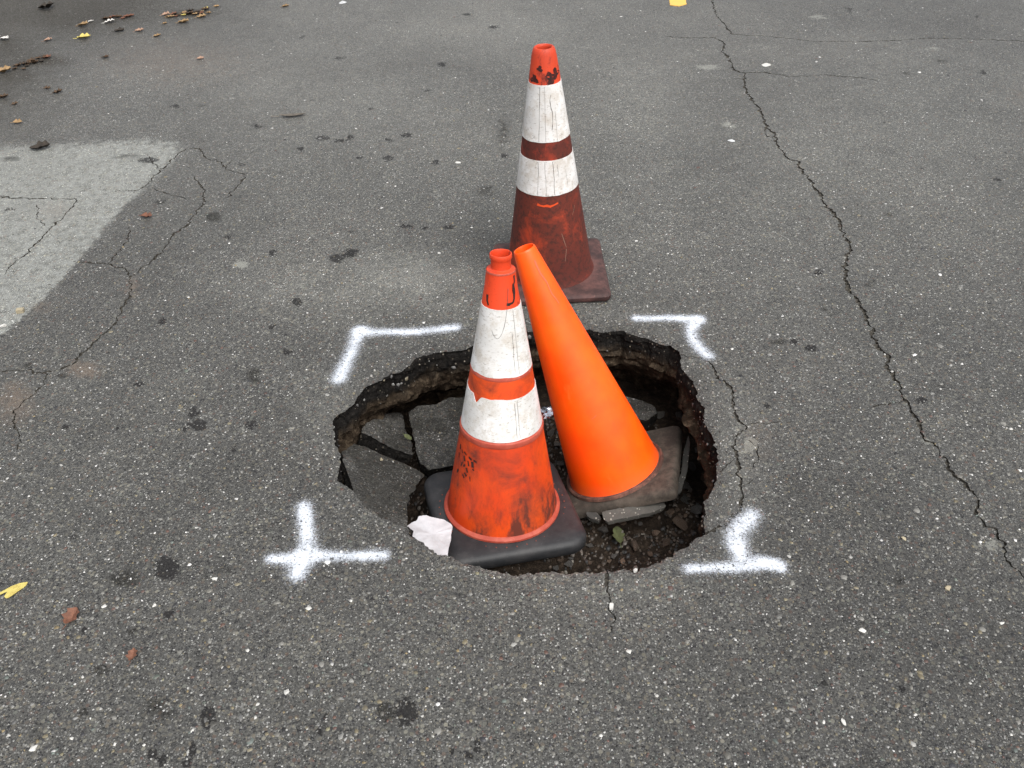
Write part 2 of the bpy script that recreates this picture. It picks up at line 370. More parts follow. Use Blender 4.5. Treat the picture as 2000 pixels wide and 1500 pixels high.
PALE = [(1384,130,26,5),(472,517,18,7),(1465,868,14,16),(1937,1064,13,13),(1600,33,18,5),(1425,245,8,8),(1425,262,6,4),(1505,95,16,3,.7),(1820,96,22,4,.7),(1810,862,8,8),(470,840,9,7,.8),(1440,1045,16,10,.5)]
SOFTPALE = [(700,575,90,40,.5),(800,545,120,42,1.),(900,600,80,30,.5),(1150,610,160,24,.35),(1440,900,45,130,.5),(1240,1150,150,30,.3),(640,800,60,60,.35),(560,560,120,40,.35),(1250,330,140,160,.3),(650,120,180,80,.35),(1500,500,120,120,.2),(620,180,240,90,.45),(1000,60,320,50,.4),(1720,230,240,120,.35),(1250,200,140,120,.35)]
DUST = [(165,722,40,18,.9),(30,785,46,46,.8),(80,600,34,16,.6),(260,560,24,30,.6),(340,120,220,60,.55),(110,410,60,26,.5),(300,430,30,20,.4),(1480,860,50,60,.5),(1830,560,60,30,.3),(1990,190,30,30,.5)]
CORNER_DARK = [(-60,-30,400,75,1.2),(60,20,260,40,1.),(-60,140,170,80,.7),(90,120,60,16,.8),(30,150,60,24,.8),(230,40,160,14,.6),(375,25,70,10,.8),(-60,80,180,120,.8)]  # darkens the road towards the upper left corner
PATCH = [(-300,300),(0,287),(80,284),(180,278),(260,273),(330,277),(352,291),(338,311),(303,345),(270,378),(240,405),(215,434),(185,472),(150,512),(115,552),(75,592),(30,634),(-20,672),(-300,800)]
vis = (RV[:, 1] > .5) & (RV[:, 1] < 7.3) & (np.abs(RV[:, 0]) < 5)
P = RV[vis]
def full(v):
    a = np.zeros(len(RV)); a[vis] = v; return a
pp = gps(PATCH)[:, :2]; sgn = np.where(inpoly(P, pp), 1, -1)*polydist(P, pp)
edge_soft = np.clip(.02+.09*np.clip((P[:, 1]-2.9)/.8, 0, 1), .02, .13)
MA = np.stack([full(field(STAIN, P)), full(np.clip(.5+.5*sgn/edge_soft, 0, 1)), full(field(PALE, P))], 1)
MB = np.stack([full(field(SOFT, P, True)), full(field(DUST, P, True)), full(field(CORNER_DARK, P, True))], 1)

tone = .5 + .30*fbm(P[:, 0]*1.6, P[:, 1]*1.6, 101, 2) + .17*fbm(P[:, 0]*12, P[:, 1]*12, 103, 3) + .1*vn(P[:, 0]*50, P[:, 1]*50, 107)
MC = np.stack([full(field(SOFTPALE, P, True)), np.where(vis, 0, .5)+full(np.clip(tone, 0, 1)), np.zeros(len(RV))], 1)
def sub_mesh(name, fs, zoff=0.):
    used = np.unique(np.array([i for f in fs for i in f])); mp = -np.ones(len(RV), int); mp[used] = np.arange(len(used))
    V = np.column_stack([RV[used], RZ[used]+zoff]); F = [[mp[i] for i in f] for f in fs]
    return mesh_from(name, V, F), used, mp
me, used, mp = sub_mesh('road', road_f)
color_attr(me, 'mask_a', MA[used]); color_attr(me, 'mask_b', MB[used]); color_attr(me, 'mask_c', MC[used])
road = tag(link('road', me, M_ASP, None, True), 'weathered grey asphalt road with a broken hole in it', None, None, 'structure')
# crack walls and crack beds
from collections import Counter
ec = {}
for f in crack_f:
    for i in range(len(f)):
        a, b = f[i], f[(i+1) % len(f)]; k2 = (min(a, b), max(a, b)); ec.setdefault(k2, []).append((a, b))
V = []; F = []; idx = {}
def cv(i, low):
    key = (i, low)
    if key not in idx: idx[key] = len(V); V.append((RV[i, 0], RV[i, 1], RZ[i]-(.006+.003*math.sin(i*1.7) if low else 0)))
    return idx[key]
for f in crack_f: F.append([cv(i, 1) for i in f])
for k2, l in ec.items():
    if len(l) == 1:
        a, b = l[0]; F.append([cv(b, 0), cv(a, 0), cv(a, 1), cv(b, 1)])
kk = NT('crack_dirt'); M_CRK = kk.fin(kk.ramp(kk.noise(200, 4, .7), [(.3, (.022, .020, .017)), (.7, (.085, .078, .066))]), .95, .2)
tag(obj('crack', V, F, M_CRK, road), 'jagged cracks branching across the asphalt')

# exposed aggregate, real little stones set in the road
def make_stones(pos, rad, hgt, tint, name, parent, normals=None):
    n = len(pos); K = 6
    ang = (np.arange(K)/K*2*np.pi)[None] + rng.uniform(0, 6.28, (n, 1)) + rng.uniform(-.35, .35, (n, K))
    rr = rad[:, None]*rng.uniform(.65, 1.15, (n, K)); asp = rng.uniform(.55, 1, (n, 1)); th = rng.uniform(0, 3.14, (n, 1))
    lx = rr*np.cos(ang); ly = rr*np.sin(ang)*asp
    x = lx*np.cos(th)-ly*np.sin(th); y = lx*np.sin(th)+ly*np.cos(th)
    if normals is None:
        U = np.tile([1., 0, 0], (n, 1)); W = np.tile([0, 1., 0], (n, 1)); N = np.tile([0, 0, 1.], (n, 1))
    else:
        N = normals; U = np.cross(N, [0.3, .2, .9]); U /= np.linalg.norm(U, axis=1)[:, None]; W = np.cross(N, U)
    tilt = rng.uniform(-.12, .12, (n, 2))
    def ringv(s, h):
        return pos[:, None] + (x*s)[..., None]*U[:, None] + (y*s)[..., None]*W[:, None] + (h[:, None]+(x*tilt[:, :1]+y*tilt[:, 1:])*s)[..., None]*N[:, None]
    V = np.concatenate([ringv(1., -hgt*.8-.0004), ringv(.78, hgt)], 1).reshape(-1, 3)
    base = (np.arange(n)*2*K)[:, None]
    k = np.arange(K); k1 = (k+1) % K
    q = np.stack([k, k1, k1+K, k+K], 1)
    quads = (base[:, :, None]+q[None]).reshape(-1)
    caps = (base+np.arange(K, 2*K)[None]).reshape(-1)
    me = bpy.data.meshes.new(name); me.vertices.add(len(V)); me.vertices.foreach_set('co', V.ravel())
    nl = len(quads)+len(caps); me.loops.add(nl); me.loops.foreach_set('vertex_index', np.concatenate([quads, caps]))
    npoly = n*K+n; me.polygons.add(npoly)
    ls = np.concatenate([np.arange(n*K)*4, n*K*4+np.arange(n)*K]); lt = np.concatenate([np.full(n*K, 4), np.full(n, K)])
    me.polygons.foreach_set('loop_start', ls); me.polygons.foreach_set('loop_total', lt); me.update(); me.validate()
    color_attr(me, 'tint', np.repeat(tint, 2*K, 0))
    return link(name, me, M_AGG, parent)
PAL = np.array([(.115,.113,.108),(.16,.158,.152),(.24,.237,.225),(.4,.395,.38),(.7,.69,.67),(.24,.21,.145),(.15,.085,.07),(.025,.025,.027),(.06,.06,.066),(.14,.165,.15)])
PW = np.array([.25,.17,.10,.06,.045,.09,.045,.14,.09,.03]); PW = PW/PW.sum()
N = 62000
yy = .62*(7./.62)**(rng.random(N*2)**1.12); xx = (rng.random(N*2)*2-1)*(.62+.56*yy)
A = np.stack([xx, yy], 1)[:N]
ok = ~inpoly(A, HOLE)
for Q in crack_lines:
    bb = (A[:, 0] > Q[:, 0].min()-.02) & (A[:, 0] < Q[:, 0].max()+.02) & (A[:, 1] > Q[:, 1].min()-.02) & (A[:, 1] < Q[:, 1].max()+.02)
    if bb.any():
        d = polydist(A[bb], Q, False); ii = np.where(bb)[0]; ok[ii[d < .005]] = False
nb = 6500; Ab = np.stack([(rng.random(nb)*2-1)*1.9, .66*(2.9/.66)**rng.random(nb)], 1); A[:nb] = Ab; okb = ~inpoly(Ab, HOLE); ok[:nb] = okb; isbig = np.zeros(len(A), bool); isbig[:nb] = True
inp = inpoly(A, pp); ok &= ~(inp & (rng.random(len(A)) < .75))
isbig = isbig[ok]; A = A[ok]; n = len(A)
near = (np.abs(A[:, 0]-ctr[0]) < .7) & (np.abs(A[:, 1]-ctr[1]) < .7); dd = np.full(n, 9.); dd[near] = polydist(A[near], HOLE[::3])
isbig = isbig[dd > .011]; A = A[dd > .011]; n = len(A)
rad = np.clip(.0018*np.exp(rng.normal(0, .52, n)), .0009, .0078)*(1+.06*A[:, 1])
tint = PAL[rng.choice(len(PAL), n, p=PW)]*rng.uniform(.6, 1.1, (n, 1))*.72
far = (A[:, 1] > 1.15) & (rng.random(n) < np.clip(.07+.05*(A[:, 1]-1.15), 0, .17)); tint[far] = np.array([.6, .59, .57])*rng.uniform(.6, 1.1, (far.sum(), 1)); rad[far] *= 1.25
nbg = int(isbig.sum()); rad[isbig] = np.clip(.0034*np.exp(rng.normal(0, .38, nbg)), .002, .0085)
bigpal = np.array([(.10,.098,.09),(.135,.13,.115),(.17,.15,.10),(.09,.055,.045),(.03,.03,.033),(.5,.49,.46),(.24,.235,.22),(.12,.14,.125),(.22,.17,.09)])
tint[isbig] = bigpal[rng.choice(9, nbg, p=[.24,.21,.1,.07,.12,.06,.13,.03,.04])]*rng.uniform(.65, 1.1, (nbg, 1))
st = np.clip(field(STAIN, A)*1.2, 0, 1); tint = tint*(1-.6*st[:, None])
gr = np.clip(field(CORNER_DARK, A, True), 0, 1); tint = tint*(1-.55*gr[:, None])
big = (~isbig) & (rad > .0036) & (rng.random(n) < .8); tint[big] = np.minimum(tint[big], .17)*np.array([1, .97, .88])
ag = make_stones(np.column_stack([A, road_z(A[:, 0], A[:, 1])]), rad, np.clip(rad*.22, .0002, .0009), tint, 'exposed_aggregate', road)
tag(ag, 'pale, tan and dark stone chips worn flush in the asphalt', None, None, 'stuff')

# crumbs broken off the rim
m = 520; ii = rng.integers(0, nh, m); dr = .006+.06*rng.random(m)**2.2
A = HOLE[ii]+HOLE_N[ii]*dr[:, None]+rng.uniform(-.006, .006, (m, 2)); A = A[~inpoly(A, HOLE)]; m = len(A)
rc = np.clip(.0017*np.exp(rng.normal(0, .5, m)), .0008, .0055)
tc_ = np.array([(.05,.048,.045),(.09,.085,.078),(.16,.15,.135),(.3,.29,.27),(.03,.028,.026)])[rng.choice(5, m, p=[.3,.3,.2,.1,.1])]
tag(make_stones(np.column_stack([A, road_z(A[:, 0], A[:, 1])+rc*.2-.002*(dr[:m] < .012)]), rc, rc*.6, tc_, 'loose_crumbs', road), 'loose asphalt crumbs scattered along the rim of the hole', None, None, 'stuff')

# ------------------------------------------------------------------ the cones' poses
IN = .0254
class Pose:
    def __init__(s, x, y, z, tx, ty, yaw):
        ax = np.array([tx, ty, 1.]); ax /= np.linalg.norm(ax)
        e1 = np.array([math.cos(yaw), math.sin(yaw), 0]); e1 -= ax*(e1@ax); e1 /= np.linalg.norm(e1); e2 = np.cross(ax, e1)
        s.o = np.array([x, y, z]); s.e1, s.e2, s.ax = e1, e2, ax
        s.M = Matrix([[e1[i], e2[i], ax[i], s.o[i]] for i in range(3)]+[[0, 0, 0, 1]])
    def plane(s, x, y): return s.o[2] - (s.ax[0]*(x-s.o[0])+s.ax[1]*(y-s.o[1]))/s.ax[2]
    def local(s, x, y):
        z = s.plane(x, y); dx, dy, dz = x-s.o[0], y-s.o[1], z-s.o[2]
        return dx*s.e1[0]+dy*s.e1[1]+dz*s.e1[2], dx*s.e2[0]+dy*s.e2[1]+dz*s.e2[2]
FRONT = Pose(-.0379, 1.4366, -.1571, .0359, .1245, .2172)
ORANGE = Pose(.2843, 1.6378, -.2464, -.3726, .2322, -.2178)
REAR = Pose(.13482, 2.31818, float(road_z(.135, 2.318))+.003, -.03194+.012, -.01159+.006, .00248)

# ------------------------------------------------------------------ hole wall, floor
DEP = [0, .004, .010, .018, .028, .038, .048, .058, .068, .078, .088, .098, .108, .118, .128, .140, .155, .172, .192, .215, .24, .27, .30, .34, .40]
facing = HOLE_N[:, 1]                                             # +1 far wall, -1 near wall
ru = (RZ_h := road_z(HOLE[:, 0], HOLE[:, 1])-.005)
V = []; nr = len(DEP)
for r, d in enumerate(DEP):
    if d < .10: off = -.006*min(1, d/.05)
    elif d < .15: off = -.006+.028*(d-.10)/.05
    else: off = .022+.13*min(1, (d-.15)/.12)**.8
    off_a = np.where(off < 0, off*np.clip(facing+.25, -.5, 1), off)
    rough = min(1, d/.012)
    nz = .0045*fbm(hs_*55, hs_*0+d*90, 51, 3) + .007*fbm(hs_*9, hs_*0+d*34, 52, 3)
    if d > .07: nz = nz + .020*fbm(hs_*9, hs_*0+d*26, 53, 3)
    zz = ru - d + (.006*vn(hs_*24, hs_*0+d*50, 54) if 0 < d < .38 else 0)
    q = HOLE + HOLE_N*((off_a+nz*rough))[:, None]
    V.append(np.column_stack([q, np.broadcast_to(zz, len(q))]))
V = np.vstack(V); F = []
for r in range(nr-1):
    for i in range(nh):
        j = (i+1) % nh; F.append((r*nh+i, r*nh+j, (r+1)*nh+j, (r+1)*nh+i))
wall = tag(obj('pothole_wall', V, F, M_BRK), 'broken black asphalt and brown earth sides of the hole', None, None, 'structure')
# stones showing in the broken asphalt face
m = 150; ri = rng.integers(2, 9, m); ii = rng.integers(0, nh, m)
pos = V[ri*nh+ii] - np.column_stack([HOLE_N[ii]*.001, np.zeros(m)])
nrm = np.column_stack([-HOLE_N[ii], np.full(m, .35)]); nrm /= np.linalg.norm(nrm, axis=1)[:, None]
tw = PAL[rng.choice([1, 2, 2, 5, 5, 8], m)]*rng.uniform(.4, .8, (m, 1))
tag(make_stones(pos, np.clip(.0022*np.exp(rng.normal(0, .6, m)), .0009, .008), np.full(m, .0014), tw, 'embedded_stones', wall, nrm), 'pale stones stuck in the broken asphalt edge', None, None, 'stuff')

def floor_z(x, y):
    x = np.asarray(x, float); y = np.asarray(y, float)
    z = -.315 + .016*fbm(x*9, y*9, 61, 3) + .004*vn(x*60, y*60, 66)
    z = z + .115*np.exp(-(((x-.33)/.15)**2+((y-1.25)/.13)**2)) + .05*np.exp(-(((x-.12)/.14)**2+((y-1.18)/.12)**2))
    z = z + .05*np.exp(-(((x+.3)/.2)**2+((y-1.7)/.2)**2))
    z = z + .05*np.exp(-(((x-.13)/.08)**2+((y-1.72)/.08)**2)) + .03*np.exp(-(((x-.47)/.06)**2+((y-1.5)/.1)**2))
    u, v = FRONT.local(x, y); mk = np.clip((.205-np.maximum(np.abs(u), np.abs(v)))/.06, 0, 1); mk = mk*mk*(3-2*mk)
    pf = FRONT.plane(x, y)-.006
    z = z*(1-mk)+pf*mk + .006*fbm(x*30, y*30, 62, 2)*(1-mk)
    u, v = ORANGE.local(x, y); ins = np.maximum(np.abs(u), np.abs(v)); po = ORANGE.plane(x, y)-.006
    lim = po + np.clip(ins-.19, 0, 1)*1.6
    z = np.minimum(z, lim)
    mk = np.clip((.15-ins)/.05, 0, 1)
    return z*(1-mk)+np.minimum(po, lim)*mk
g = 170; gx = np.linspace(-.66, .70, g); gy = np.linspace(.95, 2.22, g); X, Yg = np.meshgrid(gx, gy)
Z = floor_z(X, Yg)
V = np.column_stack([X.ravel(), Yg.ravel(), Z.ravel()])
F = [(j*g+i, j*g+i+1, (j+1)*g+i+1, (j+1)*g+i) for j in range(g-1) for i in range(g-1)]
hfloor = tag(obj('pothole_floor', V, F, M_SOIL, None, True), 'dark crumbly soil at the bottom of the hole', None, None, 'structure')

def fp(px, py, lift=0.):
    """point where the sight line meets the hole floor"""
    z = -.25
    for _ in range(25):
        p = gp(px, py, z); z = .5*z+.5*(float(floor_z(p[0], p[1]))+lift)
    return np.array([p[0], p[1], z])

def clear_of_bases(x, y, z, r):
    for Q in (FRONT, ORANGE):
        u, v = Q.local(x, y); pl = float(Q.plane(x, y))
        if max(abs(u), abs(v)) < .18+r and z+r > pl-.001: return False
    return True

# fine gravel on the floor: uncountable
m = 5200; A = np.stack([rng.uniform(-.5, .55, m), rng.uniform(1.05, 2.08, m)], 1); A = A[inpoly(A, HOLE*1.0)]
zf = floor_z(A[:, 0], A[:, 1])
kp = np.array([clear_of_bases(a, b, z, .004) for (a, b), z in zip(A, zf)]); A = A[kp]; zf = zf[kp]; m = len(A)
tg = np.array([(.05,.04,.032),(.09,.07,.055),(.13,.115,.1),(.03,.03,.03),(.2,.185,.16)])[rng.choice(5, m, p=[.3,.3,.15,.2,.05])]
tag(make_stones(np.column_stack([A, zf]), np.clip(.0042*np.exp(rng.normal(0, .45, m)), .0016, .011), np.full(m, .0035), tg, 'gravel', hfloor), 'loose dark gravel and crumbs on the hole floor', None, None, 'stuff')

# ------------------------------------------------------------------ fallen asphalt slabs inside the hole
def slab(name, px_pts, plane_px, thick, label, seed):
    A3 = [gp(a, b, z) for a, b, z in plane_px]
    nrm = np.cross(A3[1]-A3[0], A3[2]-A3[0]); nrm /= np.linalg.norm(nrm)
    if nrm[2] < 0: nrm = -nrm
    P3 = []
    for a, b in px_pts:
        d = ray(a, b); o = np.array([0, 0, CAM_H]); t = ((A3[0]-o)@nrm)/(d@nrm); P3.append(o+d*t)
    P3 = np.array(P3); Q, t = resample(P3, .005, True)
    c = Q.mean(0); rad = Q-c; rl = np.linalg.norm(rad, axis=1)[:, None]
    Q = Q + rad/rl*(.0028*fbm(t*60, t*0, seed, 3))[:, None]
    u = np.cross(nrm, [0, 1., 0]); u /= np.linalg.norm(u); v = np.cross(nrm, u)
    q2 = np.stack([(Q-c)@u, (Q-c)@v], 1)
    lo, hi = q2.min(0), q2.max(0); G = np.stack(np.meshgrid(np.arange(lo[0], hi[0], .012), np.arange(lo[1], hi[1], .012)), -1).reshape(-1, 2)
    G = G + rng.uniform(-.003, .003, G.shape); G = G[inpoly(G, q2)]; G = G[polydist(G, q2[::2]) > .006]
    n = len(q2)
    sa = (q2[:, 0]*np.roll(q2[:, 1], -1)-np.roll(q2[:, 0], -1)*q2[:, 1]).sum()
    vv, _, ff, _, _, orr = delaunay_2d_cdt([Vector(a) for a in np.vstack([q2, G])], [], [list(range(n)) if sa > 0 else list(range(n-1, -1, -1))], 1, 1e-6)
    W = np.array([(a[0], a[1]) for a in vv]); dz = .0012*vn(W[:, 0]*22, W[:, 1]*22, seed)
    de = polydist(W, q2[::2]); dz = dz-.003*np.clip(1-de/.008, 0, 1)
    top = W[:, :1]*u+W[:, 1:]*v+dz[:, None]*nrm
    me = mesh_from(name, top, ff)
    tn = np.clip(.28+.25*fbm(W[:, 0]*12+seed, W[:, 1]*12, 103, 3), 0, 1); color_attr(me, 'mask_c', np.stack([tn*0, tn, tn*0], 1)); color_attr(me, 'mask_b', np.stack([.56+.3*fbm(W[:, 0]*9+seed, W[:, 1]*9, 113, 2), tn*0, tn*0], 1))
    o = link(name, me, M_ASP, None, True); o.location = c
    # broken sides
    rows = [0, .006, .014, .024, .036, thick]; V = []
    for r, d in enumerate(rows):
        e = q2*(1-.03*min(1, d/.03)) + (rad/rl)[:, :2]*0
        off = (.004*fbm(t*50, t*0+d*60, seed+5, 2)*(r > 0))[:, None]*(q2/np.linalg.norm(q2, axis=1)[:, None])
        e = q2*(1-.05*d/thick)+off
        V.append(e[:, :1]*u+e[:, 1:]*v - (d+.003)*nrm)
    V = np.vstack(V); F = [(r*n+i, r*n+(i+1) % n, (r+1)*n+(i+1) % n, (r+1)*n+i) for r in range(len(rows)-1) for i in range(n)]
    F.append([ (len(rows)-1)*n+i for i in range(n)])
    obj('broken_edge', V, F, M_BRK, o)
    m = int(len(G)*1.1); ig = rng.integers(0, len(G), m); S2 = G[ig]+rng.uniform(-.006, .006, (m, 2)); S2 = S2[inpoly(S2, q2*.97)]; m = len(S2)
    tt = PAL[rng.choice(len(PAL), m, p=PW)]*rng.uniform(.6, 1., (m, 1))*.7
    pos = S2[:, :1]*u+S2[:, 1:]*v
    rd = np.clip(.0016*np.exp(rng.normal(0, .42, m)), .0009, .0045)
    make = make_stones(pos, rd, rd*.25, tt, 'exposed_aggregate', o, np.tile(nrm, (m, 1)))
    tag(make, None, None, None, 'stuff')
    tag(o, label, 'asphalt slab', 'broken asphalt slabs sunk into the hole')
    return o
slab('asphalt_slab', [(668,884),(692,865),(713,870),(741,883),(775,897),(806,910),(832,926),(824,932),(813,949),(803,965),(795,981),(797,1007),(795,1032),(765,1024),(749,1015),(726,1004),(713,993),(699,976),(690,958),(686,940),(681,922),(672,905)],
     [(664,900,-.026),(790,1032,-.038),(834,920,-.168)], .035, 'large sunken asphalt slab hinged against the left edge of the hole', 71)
slab('asphalt_slab', [(708,833),(729,818),(752,806),(782,805),(788,813),(791,834),(805,866),(807,888),(774,877),(747,863),(724,850),(705,843)],
     [(704,846,-.10),(809,892,-.165),(770,806,-.172)], .045, 'wedge of sunken asphalt between the two larger slabs, left of the striped cone', 72)
slab('asphalt_slab', [(798,802),(818,791),(851,789),(876,775),(910,776),(960,770),(1010,775),(1052,790),(1058,838),(1034,856),(1010,890),(960,920),(884,909),(840,916),(820,905),(813,882),(806,846)],
     [(819,906,-.178),(876,775,-.178),(1050,830,-.205)], .05, 'broad sunken asphalt slab behind the striped cone in the hole', 73)
slab('asphalt_slab', [(1205,770),(1228,773),(1255,781),(1278,791),(1283,806),(1262,820),(1235,815),(1205,800)],
     [(1228,773,-.235),(1278,791,-.225),(1235,815,-.215)], .03, 'dark flat asphalt piece in the shadow behind the plain orange cone', 74)

# ------------------------------------------------------------------ cones
def revolve(prof, n=96):
    V = []; F = []
    for r, h in prof:
        for i in range(n):
            a = 2*math.pi*i/n; V.append((r*math.cos(a), r*math.sin(a), h))
    for k in range(len(prof)-1):
        for i in range(n):
            j = (i+1) % n; F.append((k*n+i, k*n+j, (k+1)*n+j, (k+1)*n+i))
    return V, F
def rsquare(half, rad, n=8):
    out = []
    for cx, cy, a0 in ((1, 1, 0), (-1, 1, 90), (-1, -1, 180), (1, -1, 270)):
        for k in range(n+1):
            a = math.radians(a0+90*k/n); out.append((cx*(half-rad)+rad*math.cos(a), cy*(half-rad)+rad*math.sin(a)))
    return out
def base_mesh(half, rad, prof, seed=0, wob=.0):
    """prof: list of (inset, z); closed bottom and top"""
    V = []; F = []; n = None
    for ins, z in prof:
        q = rsquare(half-ins, max(.004, rad-ins)); n = len(q)
        for x, y in q:
            d = wob*float(vn(x*14+seed, y*14, seed)); V.append((x, y, z+d))
    for k in range(len(prof)-1):
        for i in range(n):
            j = (i+1) % n; F.append((k*n+i, k*n+j, (k+1)*n+j, (k+1)*n+i))
    F.append(tuple(range(n))[::-1]); F.append(tuple((len(prof)-1)*n+i for i in range(n)))
    return V, F
HT = 28*IN
def cone_r(rb, rt, z0): return lambda h: rb+(rt-rb)*(h-z0)/(HT-z0)
def strip(R, pts, width, lift, name, mat, parent):
    """narrow mark lying on a cone: pts = (angle, height)"""
    P = [np.array([(R(h)+lift)*math.cos(a), (R(h)+lift)*math.sin(a), h]) for a, h in pts]
    V = []; F = []
    for i, p in enumerate(P):
        t = P[min(i+1, len(P)-1)]-P[max(i-1, 0)]; nn = np.array([p[0], p[1], .0]); nn /= np.linalg.norm(nn)
        s = np.cross(t, nn); s /= np.linalg.norm(s); wd = width*(.6+.8*rnd.random())*.5
        V += [p-s*wd, p+s*wd]
    for i in range(len(P)-1): F.append((2*i, 2*i+1, 2*i+3, 2*i+2))
    return obj(name, V, F, mat, parent)
def band(R, h0, h1, lift, n=144, top=None, bot=None):
    """collar sleeve; top / bot may wander with angle"""
    V = []; F = []; rows = 7
    prof = [(0., -.0002), (0., lift)] + [(k/rows, lift) for k in range(1, rows)] + [(1., lift), (1., -.0002)]
    for f, l in prof:
        for i in range(n):
            a = 2*math.pi*i/n
            lo = h0+(bot(a) if bot else 0); hi = h1+(top(a) if top else 0); h = lo+(hi-lo)*f
            r = R(h)+l; V.append((r*math.cos(a), r*math.sin(a), h))
    for k in range(len(prof)-1):
        for i in range(n):
            j = (i+1) % n; F.append((k*n+i, k*n+j, (k+1)*n+j, (k+1)*n+i))
    return V, F

def cone_paint(name, base, alt, dirt, thr, edge_dirt=None, rough=.5, sc=11, bottom=None, spread=.17):
    k = NT(name)
    vec = k.mapping((1, 1, .75)); nz = k.noise(sc, 6, .68, vec, .6)
    c = k.mix(k.step(k.noise(5, 3), .35, .65), base, alt)
    f = k.step(nz, thr, thr+spread)
    fine = k.step(k.noise(75, 5, .75), .45, .68)
    f = k.math('MULTIPLY', f, k.math('ADD', .78, k.math('MULTIPLY', fine, .22)))
    if bottom:
        zb = k.step(k.xyz()[2], bottom[1], bottom[0]); f = k.math('ADD', f, k.math('MULTIPLY', zb, k.math('MULTIPLY', k.step(k.noise(26, 5, .7, k.mapping((1, 1, .35))), .42, .68), bottom[2])))
    f = k.math('MINIMUM', f, .93)
    c = k.mix(f, c, dirt)
    sp = k.step(k.noise(420, 2, .6), .66, .72); c = k.mix(k.math('MULTIPLY', sp, .5), c, dirt)
    n = k.bump(k.noise(160, 4, .6), .15, .001)
    return k.fin(c, k.step(f, 0, 1, rough, .8), .4, n)
M_OR_FRONT = cone_paint('dirty_orange_plastic', (.56, .045, .006), (.72, .075, .005), (.065, .017, .010), .385, rough=.5, sc=10, spread=.34, bottom=(.05, .26, .7))
M_OR_CLEAN = None
k = NT('bright_orange_plastic')
c = k.mix(k.step(k.noise(7, 4, .6), .3, .7), (1., .068, .001), (1., .112, .002))
c = k.mix(k.math('MULTIPLY', k.step(k.noise(30, 5, .7, k.mapping((1, 1, .4))), .58, .75), .35), c, (1., .185, .035))
c = k.mix(k.math('MULTIPLY', k.step(k.noise(48, 6, .75, k.mapping((1, 1, .3), (3, 1, 2))), .56, .72), .4), c, (.62, .055, .012))
c = k.mix(k.math('MULTIPLY', k.step(k.noise(380, 3, .7), .66, .72), .35), c, (.35, .06, .03))
c = k.mix(k.math('MULTIPLY', k.step(k.xyz()[2], .085, .04), .18), c, (.5, .15, .08))
M_OR_CLEAN = k.fin(c, .42, .42, k.bump(k.noise(60, 4, .6), .08, .001))
M_OR_REAR = cone_paint('grimy_red_brown_plastic', (.40, .042, .010), (.28, .026, .009), (.030, .011, .008), .29, rough=.55, sc=9, spread=.22)
M_OR_TOP = cone_paint('scuffed_orange_tip', (.74, .06, .012), (.62, .05, .012), (.04, .011, .010), .52, rough=.5, sc=20)
M_OR_RTOP = cone_paint('stained_orange_tip', (.66, .06, .014), (.5, .045, .014), (.045, .010, .009), .46, rough=.55, sc=22)
k = NT('white_reflective_sheet')
c = k.mix(k.step(k.noise(9, 3), .4, .62), (.72, .71, .695), (.58, .57, .55))
c = k.mix(k.math('MULTIPLY', k.step(k.noise(24, 6, .78), .44, .66), .7), c, (.45, .40, .34))
c = k.mix(k.math('MULTIPLY', k.step(k.noise(170, 4, .7, k.mapping((.6, .6, 1.6))), .57, .66), .7), c, (.22, .19, .16))
lines = k.math('SINE', k.math('MULTIPLY', k.xyz()[2], 1500.))
c = k.mix(k.math('MULTIPLY', k.math('MULTIPLY', k.step(lines, .7, .95), k.step(k.noise(20, 3), .52, .62)), .3), c, (.4, .37, .33))
M_WHITE = k.fin(c, .45, .45, k.bump(k.noise(40, 4, .6), .2, .001))
def rubber(name, a, b, rough=.7, sc=18):
    k = NT(name); c = k.mix(k.step(k.noise(sc, 6, .7), .4, .68), a, b)
    c = k.mix(k.math('MULTIPLY', k.step(k.noise(130, 4, .7), .6, .72), .4), c, tuple(min(1, x*2.2) for x in b))
    return k.fin(c, rough, .4, k.bump(k.noise(90, 5, .65), .3, .0015))
M_RUB_BLACK = rubber('black_rubber', (.016, .017, .019), (.034, .033, .034), .55)
M_RUB_BROWN = rubber('muddy_rubber', (.035, .028, .022), (.095, .076, .06), .85)
M_RUB_MAROON = rubber('grimy_maroon_rubber', (.035, .018, .017), (.11, .05, .043), .7, 12)
M_RING = rubber('scuffed_red_lip', (.34, .05, .028), (.42, .09, .055), .6, 30)
M_RING_B = rubber('muddy_lip', (.07, .035, .026), (.2, .085, .06), .8, 40)
k = NT('black_ink'); M_INK = k.fin(k.mix(k.noise(200, 3), (.012, .01, .01), (.05, .02, .016)), .7, .3)
k = NT('seam_grime'); M_SEAM = k.fin((.075, .065, .057), .8, .3)
k = NT('scuff_grey'); M_SCUFF = k.fin((.72, .11, .05), .7, .3)
k = NT('pale_scratch'); M_SCR = k.fin((.24, .15, .11), .7, .3)
k = NT('fresh_orange_scrape'); M_SCRO = k.fin((.72, .08, .02), .6, .3)
def line_pts(a, h0, h1, n=14, wob=.012, seed=0):
    return [(a+wob*float(vn(h*60, seed, 81)), h) for h in np.linspace(h0, h1, n)]

